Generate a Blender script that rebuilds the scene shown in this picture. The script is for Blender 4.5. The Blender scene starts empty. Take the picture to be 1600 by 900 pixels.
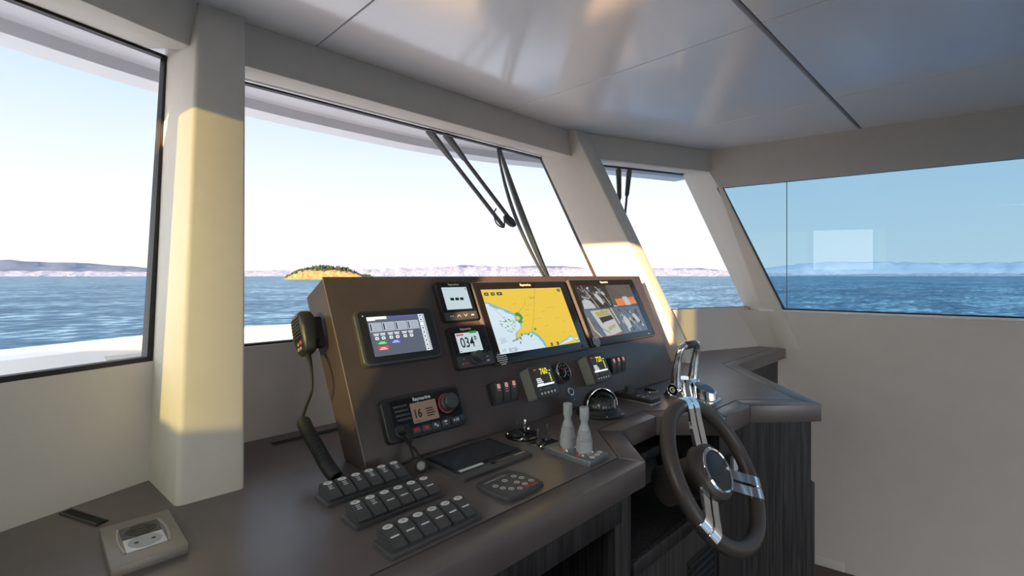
import bpy, bmesh, math, random
from mathutils import Vector, Matrix
random.seed(7)
R = math.radians
PI = math.pi
scene = bpy.context.scene
C = scene.collection

# ------------------------------------------------------------------ place constants (metres)
EYE = 1.30          # eye height above the wheelhouse floor
CT = 0.96           # countertop height
CE = 1.93           # ceiling height
K = 0.478           # reverse rake of the windscreen (Y per Z)
TH = R(20.6)        # sweep of the outer windscreen facets
CS, SN = math.cos(TH), math.sin(TH)
KL = math.sqrt(1 + K * K)

# ------------------------------------------------------------------ materials
MATS = {}
def new_mat(name):
    m = bpy.data.materials.new(name); m.use_nodes = True
    MATS[name] = m
    return m, m.node_tree.nodes, m.node_tree.links
def pbr(name, col, rough=0.5, metal=0.0, spec=0.5, noise=None, bump=None, coat=0.0, aniso_scale=None):
    m, n, l = new_mat(name)
    b = n['Principled BSDF']
    b.inputs['Base Color'].default_value = (*col, 1)
    b.inputs['Roughness'].default_value = rough
    b.inputs['Metallic'].default_value = metal
    b.inputs['Specular IOR Level'].default_value = spec
    b.inputs['Coat Weight'].default_value = coat
    if noise or bump:
        tc = n.new('ShaderNodeTexCoord'); mp = n.new('ShaderNodeMapping')
        l.new(tc.outputs['Object'], mp.inputs['Vector'])
        if aniso_scale: mp.inputs['Scale'].default_value = aniso_scale
    if noise:
        sc, amt = noise
        t = n.new('ShaderNodeTexNoise'); t.inputs['Scale'].default_value = sc; t.inputs['Detail'].default_value = 6
        l.new(mp.outputs[0], t.inputs['Vector'])
        r = n.new('ShaderNodeValToRGB')
        r.color_ramp.elements[0].position = .3; r.color_ramp.elements[1].position = .7
        r.color_ramp.elements[0].color = (*[c * (1 - amt) for c in col], 1)
        r.color_ramp.elements[1].color = (*[min(1, c * (1 + amt)) for c in col], 1)
        l.new(t.outputs['Fac'], r.inputs['Fac']); l.new(r.outputs['Color'], b.inputs['Base Color'])
    if bump:
        sc, st, dist = bump
        t = n.new('ShaderNodeTexNoise'); t.inputs['Scale'].default_value = sc; t.inputs['Detail'].default_value = 4
        l.new(mp.outputs[0], t.inputs['Vector'])
        bp = n.new('ShaderNodeBump'); bp.inputs['Strength'].default_value = st; bp.inputs['Distance'].default_value = dist
        l.new(t.outputs['Fac'], bp.inputs['Height']); l.new(bp.outputs['Normal'], b.inputs['Normal'])
    return m
def emit(name, col, s=1.0, gloss=True):
    m, n, l = new_mat(name)
    b = n['Principled BSDF']
    b.inputs['Base Color'].default_value = (.01, .01, .012, 1)
    b.inputs['Roughness'].default_value = .3
    b.inputs['Specular IOR Level'].default_value = .25
    b.inputs['Emission Color'].default_value = (*col, 1)
    b.inputs['Emission Strength'].default_value = s
    return m
def pane_mat(name, tint, refl=1.0):
    m, n, l = new_mat(name)
    n.remove(n['Principled BSDF'])
    out = n['Material Output']
    t = n.new('ShaderNodeBsdfTransparent'); t.inputs['Color'].default_value = (*[math.sqrt(c) for c in tint], 1)
    g = n.new('ShaderNodeBsdfGlossy'); g.inputs['Roughness'].default_value = .0
    g.inputs['Color'].default_value = (refl, refl, refl, 1)
    f = n.new('ShaderNodeFresnel'); f.inputs['IOR'].default_value = 1.3
    mx = n.new('ShaderNodeMixShader')
    ge = n.new('ShaderNodeNewGeometry'); mu = n.new('ShaderNodeMath'); mu.operation = 'MULTIPLY'      # the outer face only mirrors what meets it from outside the pane
    iv = n.new('ShaderNodeMath'); iv.operation = 'SUBTRACT'; iv.inputs[0].default_value = 1; l.new(ge.outputs['Backfacing'], iv.inputs[1])
    l.new(f.outputs[0], mu.inputs[0]); l.new(iv.outputs[0], mu.inputs[1])
    l.new(mu.outputs[0], mx.inputs['Fac']); l.new(t.outputs[0], mx.inputs[1]); l.new(g.outputs[0], mx.inputs[2])
    l.new(mx.outputs[0], out.inputs['Surface'])
    return m

vinyl = pbr('cream_vinyl', (.60, .565, .515), .55, spec=.3, noise=(30, .02), bump=(350, .06, .0006))
vinyl2 = pbr('cream_panel', (.60, .565, .525), .5, spec=.3, noise=(12, .02))
ceil_m = pbr('ceiling_lacquer', (.86, .86, .90), .5, spec=.5, noise=(6, .01), coat=1.0)
ceil_m.node_tree.nodes['Principled BSDF'].inputs['Coat Roughness'].default_value = .14
ceil_m.node_tree.nodes['Principled BSDF'].inputs['Coat IOR'].default_value = 1.9
ceil_back = pbr('ceiling_gap', (.28, .28, .30), .6)
leather = pbr('brown_leather', (.072, .055, .0535), .31, spec=.5, noise=(18, .12), bump=(420, .12, .0008))
leather_lightened = pbr('counter_leather_lightened', (.125, .104, .102), .30, spec=.6, noise=(14, .10), bump=(420, .10, .0007))  # console leather, lightened to stand in for light on the level top
leather_edge = pbr('leather_edge', (.20, .15, .12), .5)
wood = None
def wood_mat(name, a, b_):
    m, n, l = new_mat(name)
    b = n['Principled BSDF']; b.inputs['Roughness'].default_value = .48; b.inputs['Specular IOR Level'].default_value = .4
    tc = n.new('ShaderNodeTexCoord'); mp = n.new('ShaderNodeMapping'); mp.inputs['Scale'].default_value = (160, 160, 5)
    t = n.new('ShaderNodeTexNoise'); t.inputs['Scale'].default_value = 1.0; t.inputs['Detail'].default_value = 7; t.inputs['Distortion'].default_value = .6
    r = n.new('ShaderNodeValToRGB'); r.color_ramp.elements[0].position = .38; r.color_ramp.elements[1].position = .68
    r.color_ramp.elements[0].color = (*a, 1); r.color_ramp.elements[1].color = (*b_, 1)
    l.new(tc.outputs['Object'], mp.inputs[0]); l.new(mp.outputs[0], t.inputs['Vector']); l.new(t.outputs['Fac'], r.inputs[0]); l.new(r.outputs[0], b.inputs['Base Color'])
    bp = n.new('ShaderNodeBump'); bp.inputs['Strength'].default_value = .35; bp.inputs['Distance'].default_value = .001
    l.new(t.outputs['Fac'], bp.inputs['Height']); l.new(bp.outputs[0], b.inputs['Normal'])
    return m
wood = wood_mat('black_oak', (.010, .0098, .0105), (.050, .048, .050))
floor_m = wood_mat('dark_floor', (.06, .045, .035), (.12, .09, .07))
chrome = pbr('chrome', (.82, .82, .83), .07, metal=1)
steel = pbr('brushed_steel', (.55, .55, .55), .3, metal=1)
nickel = pbr('satin_nickel', (.30, .275, .245), .42, metal=.55)
black = pbr('black_plastic', (.020, .020, .021), .38, spec=.5, bump=(900, .05, .0003))
black_gloss = pbr('black_gloss', (.008, .008, .009), .12, spec=.5)
rubber = pbr('black_rubber', (.018, .018, .019), .55, spec=.4)
dark_gray = pbr('charcoal_plastic', (.058, .060, .063), .40, spec=.5)
rocker_m = pbr('rocker_plastic', (.060, .061, .065), .40, spec=.5)
gray_pl = pbr('gray_plastic', (.30, .30, .275), .5)
boot_m = pbr('light_gray_rubber', (.43, .45, .46), .5, spec=.4)
plate_m = pbr('gray_aluminium', (.20, .215, .23), .36, metal=.5)
white_pl = pbr('white_plastic', (.75, .76, .78), .35)
ink_white = pbr('white_print', (.70, .71, .70), .5)
ink_gold = pbr('pale_print', (.75, .65, .48), .5)
ink_red = pbr('red_print', (.60, .06, .05), .5)
ink_gray = pbr('gray_print', (.22, .23, .24), .5)
ink_black = pbr('black_print', (.01, .01, .012), .5)
ink_orange = pbr('orange_print', (.75, .35, .06), .5)
yellow_tape = pbr('yellow_sticker', (.70, .62, .12), .45)
screen_off = pbr('dark_screen', (.045, .050, .060), .2, spec=.5)  # bluish lift in the base colour stands in for a reflection
rim_m = pbr('wheel_leather', (.075, .064, .059), .40, spec=.5, bump=(500, .12, .0006))
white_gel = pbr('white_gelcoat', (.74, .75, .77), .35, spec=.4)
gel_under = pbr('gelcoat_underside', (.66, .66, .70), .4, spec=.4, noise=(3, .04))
seal = pbr('window_seal', (.012, .011, .012), .5)
seal_g = pbr('window_seal_gray', (.06, .06, .065), .45)
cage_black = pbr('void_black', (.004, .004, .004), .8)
# screens (they give off light)
S_yel = emit('screen_yellow', (.76, .53, .055), .9)
S_sea = emit('screen_pale_blue', (.60, .72, .80), .9)
S_shoal = emit('screen_shoal_blue', (.22, .50, .62), .8)
S_green = emit('screen_green', (.02, .33, .06), .8)
S_dkblue = emit('screen_slate', (.10, .12, .16), .9)
S_gray = emit('screen_gray', (.42, .47, .56), .9)
S_white = emit('screen_white', (.85, .88, .90), .95)
S_red = emit('screen_red', (.62, .07, .06), .9)
S_blue = emit('screen_blue', (.08, .11, .55), .9)
S_navy = emit('screen_line_blue', (.10, .20, .55), .8)
S_lcd = emit('screen_lcd', (.53, .66, .70), .85)
S_ink = emit('screen_ink', (.015, .015, .02), .4)
S_brown = emit('screen_brown', (.125, .088, .068), .9)
S_brown_ink = emit('screen_brown_ink', (.025, .017, .013), .5)
S_lemon = emit('screen_lemon', (.85, .78, .03), .95)
S_char = emit('screen_charcoal', (.035, .036, .036), .6)
S_rose = emit('lamp_rose', (.80, .33, .27), .8)
S_orange = emit('screen_orange', (.75, .22, .07), .8)
S_cam1 = emit('screen_camera_gray', (.16, .155, .14), .8)
S_cam2 = emit('screen_camera_brown', (.10, .085, .07), .8)
S_cam3 = emit('screen_camera_pale', (.50, .53, .54), .8)
S_cam4 = emit('screen_camera_slate', (.11, .16, .22), .8)
S_cam5 = emit('screen_camera_olive', (.42, .38, .14), .8)
S_camdk = emit('screen_camera_dark', (.03, .032, .03), .6)
S_tan = emit('screen_chart_line', (.35, .27, .10), .7)

# ------------------------------------------------------------------ mesh helpers
def bm_new(): return bmesh.new()
def add(dst, src, M=None, mi=0):
    for f in src.faces: f.material_index = mi
    if M is not None: src.transform(M)
    me = bpy.data.meshes.new('tmp'); src.to_mesh(me); src.free()
    dst.from_mesh(me); bpy.data.meshes.remove(me)
def box(dst, c, s, bev=0.0, seg=2, M=None, mi=0, rot=None):
    b = bm_new(); bmesh.ops.create_cube(b, size=1)
    b.transform(Matrix.Diagonal((*s, 1)))
    if bev: bmesh.ops.bevel(b, geom=b.edges[:], offset=bev, segments=seg, affect='EDGES', profile=.5)
    T = Matrix.Translation(c)
    if rot is not None: T = T @ rot
    b.transform(T); add(dst, b, M, mi)
def rrect(w, h, r, n=5, cx=0, cy=0):
    pts = []
    for (sx, sy, a0) in ((1, 1, 0), (-1, 1, 90), (-1, -1, 180), (1, -1, 270)):
        for i in range(n + 1):
            a = R(a0 + 90 * i / n)
            pts.append((cx + sx * (w / 2 - r) + r * math.cos(a), cy + sy * (h / 2 - r) + r * math.sin(a)))
    return pts
def circ(r, n=32, cx=0, cy=0, ry=None):
    ry = r if ry is None else ry
    return [(cx + r * math.cos(2 * PI * i / n), cy + ry * math.sin(2 * PI * i / n)) for i in range(n)]
def plate(dst, pts, z0, z1, bev=0.0, seg=2, M=None, mi=0):
    """extrude a counter-clockwise outline from z0 to z1, bevelling the top edge"""
    b = bm_new()
    vb = [b.verts.new((x, y, z0)) for x, y in pts]; vt = [b.verts.new((x, y, z1)) for x, y in pts]
    n = len(pts)
    b.faces.new(list(reversed(vb))); top = b.faces.new(vt)
    for i in range(n): b.faces.new((vb[i], vb[(i + 1) % n], vt[(i + 1) % n], vt[i]))
    bmesh.ops.recalc_face_normals(b, faces=b.faces[:])
    if bev: bmesh.ops.bevel(b, geom=top.edges[:], offset=bev, segments=seg, affect='EDGES', profile=.5)
    add(dst, b, M, mi)
def flat(dst, pts, z=0.0, M=None, mi=0):
    b = bm_new(); f = b.faces.new([b.verts.new((x, y, z)) for x, y in pts]); f.normal_update()
    if f.normal.z < 0: f.normal_flip()
    add(dst, b, M, mi)
def rect(dst, x0, y0, x1, y1, z=0.0, M=None, mi=0): flat(dst, [(x0, y0), (x1, y0), (x1, y1), (x0, y1)], z, M, mi)
def loft(dst, lo, hi, bev=0.0, M=None, mi=0, seg=3, only_long=True):
    b = bm_new(); n = len(lo)
    a = [b.verts.new(p) for p in lo]; c = [b.verts.new(p) for p in hi]
    b.faces.new(a); b.faces.new(c); ed = []
    for i in range(n): b.faces.new((a[i], a[(i + 1) % n], c[(i + 1) % n], c[i]))
    bmesh.ops.recalc_face_normals(b, faces=b.faces[:])
    if bev:
        b.edges.ensure_lookup_table()
        sa, sc = set(a), set(c)
        ed = [e for e in b.edges if (e.verts[0] in sa) != (e.verts[1] in sa)] if only_long else b.edges[:]
        bmesh.ops.bevel(b, geom=ed, offset=bev, segments=seg, affect='EDGES', profile=.5)
    add(dst, b, M, mi)
def lathe(dst, prof, n=32, M=None, mi=0, a0=0.0, a1=2 * PI):
    b = bm_new(); full = abs(a1 - a0 - 2 * PI) < 1e-6
    m = n if full else n + 1
    rings = []
    for r, z in prof:
        if r < 1e-6: rings.append([b.verts.new((0, 0, z))])
        else: rings.append([b.verts.new((r * math.cos(a0 + (a1 - a0) * i / n), r * math.sin(a0 + (a1 - a0) * i / n), z)) for i in range(m)])
    for A, B in zip(rings, rings[1:]):
        for i in range(n):
            j = (i + 1) % m if full else i + 1
            if len(A) == 1 and len(B) == 1: continue
            if len(A) == 1: b.faces.new((A[0], B[j], B[i]))
            elif len(B) == 1: b.faces.new((A[i], A[j], B[0]))
            else: b.faces.new((A[i], A[j], B[j], B[i]))
    bmesh.ops.recalc_face_normals(b, faces=b.faces[:])
    add(dst, b, M, mi)
def smooth_path(pts, sub=6):
    P = [Vector(p) for p in pts]; out = []
    for i in range(len(P) - 1):
        p0 = P[max(i - 1, 0)]; p1 = P[i]; p2 = P[i + 1]; p3 = P[min(i + 2, len(P) - 1)]
        for k in range(sub):
            t = k / sub
            out.append(.5 * ((2 * p1) + (p2 - p0) * t + (2 * p0 - 5 * p1 + 4 * p2 - p3) * t * t + (3 * p1 - p0 - 3 * p2 + p3) * t ** 3))
    out.append(P[-1]); return out
def tube(dst, pts, rad, n=10, M=None, mi=0, closed=False, sx=1.0, up=None):
    """sweep a circle (or ellipse, sx wide) along pts; rad is one number or a list"""
    P = [Vector(p) for p in pts]; N = len(P)
    rr = rad if isinstance(rad, (list, tuple)) else [rad] * N
    b = bm_new(); rings = []; prev = None
    for i in range(N):
        if closed: t = (P[(i + 1) % N] - P[i - 1]).normalized()
        else: t = (P[min(i + 1, N - 1)] - P[max(i - 1, 0)]).normalized()
        if up is not None: nrm = (Vector(up) - t * t.dot(Vector(up))).normalized()
        elif prev is None:
            nrm = t.orthogonal().normalized()
        else: nrm = (prev - t * t.dot(prev)).normalized()
        prev = nrm; bi = t.cross(nrm)
        rings.append([b.verts.new(P[i] + rr[i] * (math.cos(2 * PI * k / n) * nrm + sx * math.sin(2 * PI * k / n) * bi)) for k in range(n)])
    rng = range(N) if closed else range(N - 1)
    for i in rng:
        A, B = rings[i], rings[(i + 1) % N]
        for k in range(n): b.faces.new((A[k], A[(k + 1) % n], B[(k + 1) % n], B[k]))
    if not closed:
        b.faces.new(list(reversed(rings[0]))); b.faces.new(rings[-1])
    bmesh.ops.recalc_face_normals(b, faces=b.faces[:])
    add(dst, b, M, mi)
def text(dst, s, size, x, y, z=0.0, M=None, mi=0, align='CENTER', sx=1.0, bold=0.0):
    cu = bpy.data.curves.new('t', 'FONT'); cu.body = s; cu.size = size; cu.align_x = align; cu.align_y = 'CENTER'; cu.offset = bold
    cu.resolution_u = 3
    o = bpy.data.objects.new('t', cu); C.objects.link(o)
    dg = bpy.context.evaluated_depsgraph_get()
    me = bpy.data.meshes.new_from_object(o.evaluated_get(dg))
    bpy.data.objects.remove(o); bpy.data.curves.remove(cu)
    b = bm_new(); b.from_mesh(me); bpy.data.meshes.remove(me)
    b.transform(Matrix.Translation((x, y, z)) @ Matrix.Diagonal((sx, 1, 1, 1)))
    add(dst, b, M, mi)

def obj(name, bm, mats, parent=None, sharp=32, label=None):
    me = bpy.data.meshes.new(name); bm.to_mesh(me); bm.free()
    for m in (mats if isinstance(mats, (list, tuple)) else [mats]): me.materials.append(m)
    for p in me.polygons: p.use_smooth = True
    me.set_sharp_from_angle(angle=R(sharp))
    o = bpy.data.objects.new(name, me); C.objects.link(o)
    if parent: o.parent = parent
    if label: o['label'] = label
    return o
def tag(o, label, cat, group=None, kind=None):
    o['label'] = label; o['category'] = cat
    if group: o['group'] = group
    if kind: o['kind'] = kind
    return o
def thing(name, label, cat, M, group=None):
    o = bpy.data.objects.new(name, None); o.empty_display_size = .02
    C.objects.link(o); o.matrix_world = M
    return tag(o, label, cat, group)
def struct(name, bm, mats, parent=None, label=None, sharp=32):
    o = obj(name, bm, mats, parent, sharp)
    if parent is None: o['kind'] = 'structure'
    if label: o['label'] = label
    return o
def sroot(name, label):
    o = bpy.data.objects.new(name, None); o.empty_display_size = .05; C.objects.link(o)
    o['kind'] = 'structure'; o['label'] = label
    return o
# frame on the sloping instrument panel: x along the panel, y up the slope, z out of the face
def dash(u, v):
    return Matrix(((1, 0, 0, u), (0, K / KL, -1 / KL, .764 + v * K / KL), (0, 1 / KL, K / KL, CT + v / KL), (0, 0, 0, 1)))
def top(x, y, rz=0, z=CT): return Matrix.Translation((x, y, z)) @ Matrix.Rotation(rz, 4, 'Z')
def frame(o, xa, za):
    z = Vector(za).normalized(); x = Vector(xa); x = (x - z * x.dot(z)).normalized(); y = z.cross(x)
    return Matrix(((x.x, y.x, z.x, o[0]), (x.y, y.y, z.y, o[1]), (x.z, y.z, z.z, o[2]), (0, 0, 0, 1)))

# ================================================================== THE SETTING
b = bm_new(); box(b, (1.0, -1.0, -.03), (3.9, 5.2, .06)); struct('floor', b, floor_m)

# ceiling: lacquered panels hung under a backing board, with open joints between them
b = bm_new()
box(b, (1.0, -.75, CE + .03), (3.6, 4.3, .02), mi=1)
xs = [-.75, -.18, .558, 1.296, 2.034, 2.75]
for i in range(5):
    for (y0, y1) in ((.434, 1.40), (-1.1, .424), (-2.9, -1.11)):
        g = .0022
        box(b, ((xs[i] + xs[i + 1]) / 2, (y0 + y1) / 2, CE + .01), (xs[i + 1] - xs[i] - 2 * g, y1 - y0 - .004, .02), bev=.0012, seg=1)
struct('ceiling', b, [ceil_m, ceil_back])

# --- front wall below the windscreen (three facets), a raked skin with a small sill
def fpt(nx, ny, u, d, z): return (nx * d + ny * u, ny * d - nx * u, z)
FAC = {  # facet: normal, wall offset at counter height, u range of wall bottom/top, glass
    1: (-SN, CS), 2: (0, 1), 3: (SN, CS)}
D1, D2, D3 = .884, 1.083, SN * 2.474 + CS * .817
def wall_prism(nx, ny, d, u0, u1, ub0, ub1, z0, z1, th=.06, mi=0):
    """a raked slab between z0 and z1; u0/u1 at the bottom, ub0/ub1 at the top"""
    dz0 = K * (z0 - CT); dz1 = K * (z1 - CT)
    lo = [fpt(nx, ny, u0, d + dz0, z0), fpt(nx, ny, u1, d + dz0, z0), fpt(nx, ny, u1, d + dz0 + th, z0), fpt(nx, ny, u0, d + dz0 + th, z0)]
    hi = [fpt(nx, ny, ub0, d + dz1, z1), fpt(nx, ny, ub1, d + dz1, z1), fpt(nx, ny, ub1, d + dz1 + th, z1), fpt(nx, ny, ub0, d + dz1 + th, z1)]
    return lo, hi
for name, f, d, ur in (('wall_front', 2, D2, (.19, 1.87, .10, 1.94)), ('wall_front_left', 1, D1, (-.66, .50, -.72, .60)), ('wall_front_right', 3, D3, (1.50, 2.03, 1.45, 2.125))):
    b = bm_new(); nx, ny = FAC[f]
    loft(b, *wall_prism(nx, ny, d, *ur, CT - .002, 1.142), bev=0)
    struct(name, b, vinyl2)

# --- beams over the windscreen
def beam(name, f, d, u0, u1, dback):
    nx, ny = FAC[f]; b = bm_new()
    lo = [fpt(nx, ny, u0, d, CE), fpt(nx, ny, u0, d, 1.82), fpt(nx, ny, u0, dback, 1.868), fpt(nx, ny, u0, dback, CE)]
    hi = [fpt(nx, ny, u1, d, CE), fpt(nx, ny, u1, d, 1.82), fpt(nx, ny, u1, dback, 1.868), fpt(nx, ny, u1, dback, CE)]
    loft(b, lo, hi, bev=.004, seg=2)
    return struct(name, b, vinyl)
beam('trim_1', 2, 1.325, .335, 1.700, 1.56)
beam('trim_2', 1, 1.126, -.62, .712, 1.36)
beam('trim_3', 3, SN * 1.756 + CS * 1.288, 1.17, 1.925, 2.09)

# --- pillars (each a tapered post leaning with the windscreen)
def pillar(name, lo, hi, bev=.008):
    b = bm_new(); loft(b, lo, hi, bev=bev); return struct(name, b, vinyl)
def L(a, c, z0, z1):      # a line through point a at z=.96 and c at z=1.93, evaluated at z0 and z1
    f = lambda z: tuple(a[i] + (c[i] - a[i]) * (z - .96) / .97 for i in range(2)) + (z,)
    return f(z0), f(z1)
def pil(name, lines, z0=CT, z1=CE):
    e = [L(a, c, z0, z1) for a, c in lines]
    return pillar(name, [x[0] for x in e], [x[1] for x in e])
pil('trim_4', [((.150, .852), (.273, 1.305)), ((.243, .850), (.3735, 1.300)), ((.236, 1.10), (.350, 1.57)), ((.135, 1.035), (.253, 1.575))])
pil('trim_5', [((1.800, .850), (1.655, 1.295)), ((1.890, .862), (1.768, 1.295)), ((1.905, 1.03), (1.79, 1.57)), ((1.806, 1.10), (1.689, 1.56))])
pil('trim_6', [((2.484, .75), (2.433, 1.062)), ((2.4915, .64), (2.4335, 1.062)), ((2.56, .63), (2.52, 1.12)), ((2.56, .835), (2.60, 1.295))], .96, CE)

# --- starboard wall: lower panel, header, aft end
P0 = Vector((2.437, 1.032, 0)); W = Vector((.16149, -.98687, 0)); WN = Vector((.98687, .16149, 0))   # along the wall (aft) and outwards
def rw(s, o, z): p = P0 + W * s + WN * o; return (p.x, p.y, z)
def rwbox(b, s0, s1, o0, o1, z0, z1, mi=0, bev=0):
    loft(b, [rw(s0, o0, z0), rw(s1, o0, z0), rw(s1, o1, z0), rw(s0, o1, z0)], [rw(s0, o0, z1), rw(s1, o0, z1), rw(s1, o1, z1), rw(s0, o1, z1)], bev=bev, mi=mi, only_long=False)
b = bm_new()
rwbox(b, .0, 4.1, 0, .08, -.0, 1.128)
rwbox(b, 2.6, 4.1, 0, .08, 1.128, CE)
struct('wall_right', b, vinyl2)
b = bm_new(); hq = [(-.010, CE), (-.008, 1.818), (.040, 1.737), (4.1, 1.737), (4.1, CE)]
loft(b, [rw(s_, 0, z_) for s_, z_ in hq], [rw(s_, .034, z_) for s_, z_ in hq]); struct('trim_7', b, vinyl)
b = bm_new(); rwbox(b, .216, 2.6, -.004, .07, 1.128, 1.139, bev=.002); struct('trim_8', b, white_gel)
# flush access panel low on the starboard wall
b = bm_new()
for (s0, s1, z0, z1) in ((.36, .556, .02, .038),): pass
rwbox(b, .30, .556, -.0035, .01, -.0, .039, bev=.0012)
o = obj('access_panel', b, vinyl2); tag(o, 'flush cream access panel low on the right wall beside the dark cabinet', 'panel')

# --- port wall (beside and behind the photographer), mirrored about the centreline X = 1.02
Q0 = Vector((-.397, 1.032, 0)); QW = Vector((-.16149, -.98687, 0)); QN = Vector((-.98687, .16149, 0))
def lw(s, o, z): p = Q0 + QW * s + QN * o; return (p.x, p.y, z)
def lwbox(b, s0, s1, o0, o1, z0, z1, mi=0):
    loft(b, [lw(s0, o0, z0), lw(s1, o0, z0), lw(s1, o1, z0), lw(s0, o1, z0)], [lw(s0, o0, z1), lw(s1, o0, z1), lw(s1, o1, z1), lw(s0, o1, z1)], mi=mi)
b = bm_new()
lwbox(b, -.02, .70, 0, .06, 0, 1.128)          # below the forward side window
lwbox(b, .70, 1.345, 0, .06, 0, 1.355)          # lower leaf of the side door, its window slid open
lwbox(b, 1.345, 4.1, 0, .06, 0, CE)
lwbox(b, -.02, 4.1, 0, .06, 1.745, CE)
struct('wall_left', b, vinyl2)
b = bm_new()
loft(b, [lw(-.02, 0, 1.128), lw(.31, 0, 1.128), lw(.31, .05, 1.128), lw(-.02, .05, 1.128)], [lw(-.02, 0, 1.745), lw(.04, 0, 1.745), lw(.04, .05, 1.745), lw(-.02, .05, 1.745)])
struct('trim_9', b, vinyl)
b = bm_new(); lwbox(b, .675, .715, .005, .055, 1.128, 1.745); struct('trim_10', b, vinyl)
# aft bulkhead with a wide opening to the saloon
b = bm_new()
for (x0, x1, z0, z1) in ((-.95, -.75, 0, CE), (2.85, 3.1, 0, CE), (-.75, 2.85, 1.62, CE)):
    box(b, ((x0 + x1) / 2, -2.95, (z0 + z1) / 2), (x1 - x0, .06, z1 - z0))
struct('wall_back', b, vinyl2)

# --- windows
glass_clear = pane_mat('clear_pane', (.95, .96, .96))
glass_side = pane_mat('blue_tinted_pane', (.32, .51, .64), .9)
glass_port = pane_mat('amber_tinted_pane', (.125, .155, .075))
def raked_window(name, label, f, d, ub, ut, zb, zt, gm, seal_w=.012):
    """ub=(u0,u1) at the sill zb, ut at the head zt; seal frame + pane leaning with the windscreen"""
    nx, ny = FAC[f]; r = sroot(name, label)
    def pt(u, z, o): return fpt(nx, ny, u, d + K * (z - CT) + o, z)
    b = bm_new()
    lo = [pt(ub[0], zb, .004), pt(ub[1], zb, .004), pt(ut[1], zt, .004), pt(ut[0], zt, .004)]
    hi = [pt(ub[0], zb, .012), pt(ub[1], zb, .012), pt(ut[1], zt, .012), pt(ut[0], zt, .012)]
    loft(b, lo, hi)
    pane = struct('pane', b, gm, r)
    b = bm_new(); w = seal_w
    cor = [(ub[0], zb), (ub[1], zb), (ut[1], zt), (ut[0], zt)]
    inn = [(ub[0] + w, zb + w), (ub[1] - w, zb + w), (ut[1] - w, zt - w), (ut[0] + w, zt - w)]
    for i in range(4):
        j = (i + 1) % 4
        q = [cor[i], cor[j], inn[j], inn[i]]
        loft(b, [pt(u, z, -.002) for u, z in q], [pt(u, z, .016) for u, z in q])
    struct('frame', b, seal, r)
    return r
raked_window('window_1', 'left front window beside the near pillar, sea and a hill behind', 1, .892, (-.66, .540), (-.62, .762), 1.140, 1.862, glass_clear, .010)
raked_window('window_2', 'wide centre windscreen with the big wiper, sea and island behind', 2, D2 + .012, (.170, 1.788), (.330, 1.712), 1.140, 1.853, glass_clear, .0065)
raked_window('window_3', 'narrow front window to the right of the leaning pillar', 3, D3 + .014, (1.45, 2.093), (1.15, 1.998), 1.138, 1.866, glass_clear, .006)
r = sroot('window_4', 'blue tinted side window in the right wall')
b = bm_new()
lo = [rw(.312, .022, 1.136), rw(2.6, .022, 1.136), rw(2.6, .022, 1.74), rw(.04, .022, 1.74)]
hi = [rw(.312, .032, 1.136), rw(2.6, .032, 1.136), rw(2.6, .032, 1.74), rw(.04, .032, 1.74)]
loft(b, lo, hi); struct('pane', b, glass_side, r)
b = bm_new()
def rwq(q, o0, o1, mi=0): loft(b, [rw(s, o0, z) for s, z in q], [rw(s, o1, z) for s, z in q], mi=mi)
rwq([(.298, 1.137), (.320, 1.137), (.048, 1.738), (.026, 1.738)], .002, .02, 1)
rwq([(.314, 1.137), (.328, 1.137), (.056, 1.738), (.042, 1.738)], .004, .021, 0)
rwq([(.31, 1.136), (2.6, 1.136), (2.6, 1.145), (.31, 1.145)], .006, .021, 0)
rwq([(2.585, 1.136), (2.6, 1.136), (2.6, 1.74), (2.585, 1.74)], .006, .021, 0)
struct('frame', b, [seal, seal_g], r)
b = bm_new(); rwq([(.3305, 1.145), (.3325, 1.145), (.3325, 1.738), (.3305, 1.738)], .0205, .0335); struct('glass_joint', b, seal_g, r)
r = sroot('window_5', 'tinted forward window in the left wall')
b = bm_new(); loft(b, [lw(.0, .02, 1.128), lw(.70, .02, 1.128), lw(.70, .028, 1.128), lw(.0, .028, 1.128)], [lw(.0, .02, 1.745), lw(.70, .02, 1.745), lw(.70, .028, 1.745), lw(.0, .028, 1.745)])
struct('pane', b, glass_port, r)
b = bm_new(); lwbox(b, .0, .70, .005, .05, 1.120, 1.134); struct('frame', b, seal, r)
r = sroot('window_6', 'half-open tinted sliding window of the left side door')
b = bm_new(); lwbox(b, 1.235, 1.345, .02, .028, 1.355, 1.745); struct('pane', b, glass_port, r)
b = bm_new(); lwbox(b, 1.228, 1.240, .012, .036, 1.355, 1.745); struct('frame', b, seal, r)

# ================================================================== COUNTERTOP
A0 = (-.40, .457); NA = (.797, .457); NB = (.912, .584); NC = (1.067, .585); NE = (1.182, .464); R1 = (1.330, .461); R2 = (1.477, .333); S1 = (1.903, .706); S2 = (2.488, .705)
I0 = (-.40, .503); IA = (.777, .503); IB = (.887, .628); IC = (1.094, .635); IE = (1.228, .511); J1 = (1.364, .509); J2 = (1.487, .397); K1 = (1.875, .752); K2 = (2.480, .752)
BACK = [(2.470, .817), (1.768, 1.083), (.200, 1.083), (.160, 1.004), (-.40, .794)]
outer = [A0, NA, NB, NC, NE, R1, R2, S1, S2]; inner = [I0, IA, IB, IC, IE, J1, J2, K1, K2]
r = thing('countertop', 'dark brown leather-covered countertop with a cut-out behind the steering wheel', 'countertop', Matrix.Identity(4))
b = bm_new(); plate(b, [(-.40, .470)] + [(x, y + .012) for x, y in outer[1:4]] + [(x, y + .012) for x, y in outer[4:]] + BACK, CT - .042, CT - .003); obj('base', b, leather_lightened, r)
b = bm_new(); g = .0012
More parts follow.
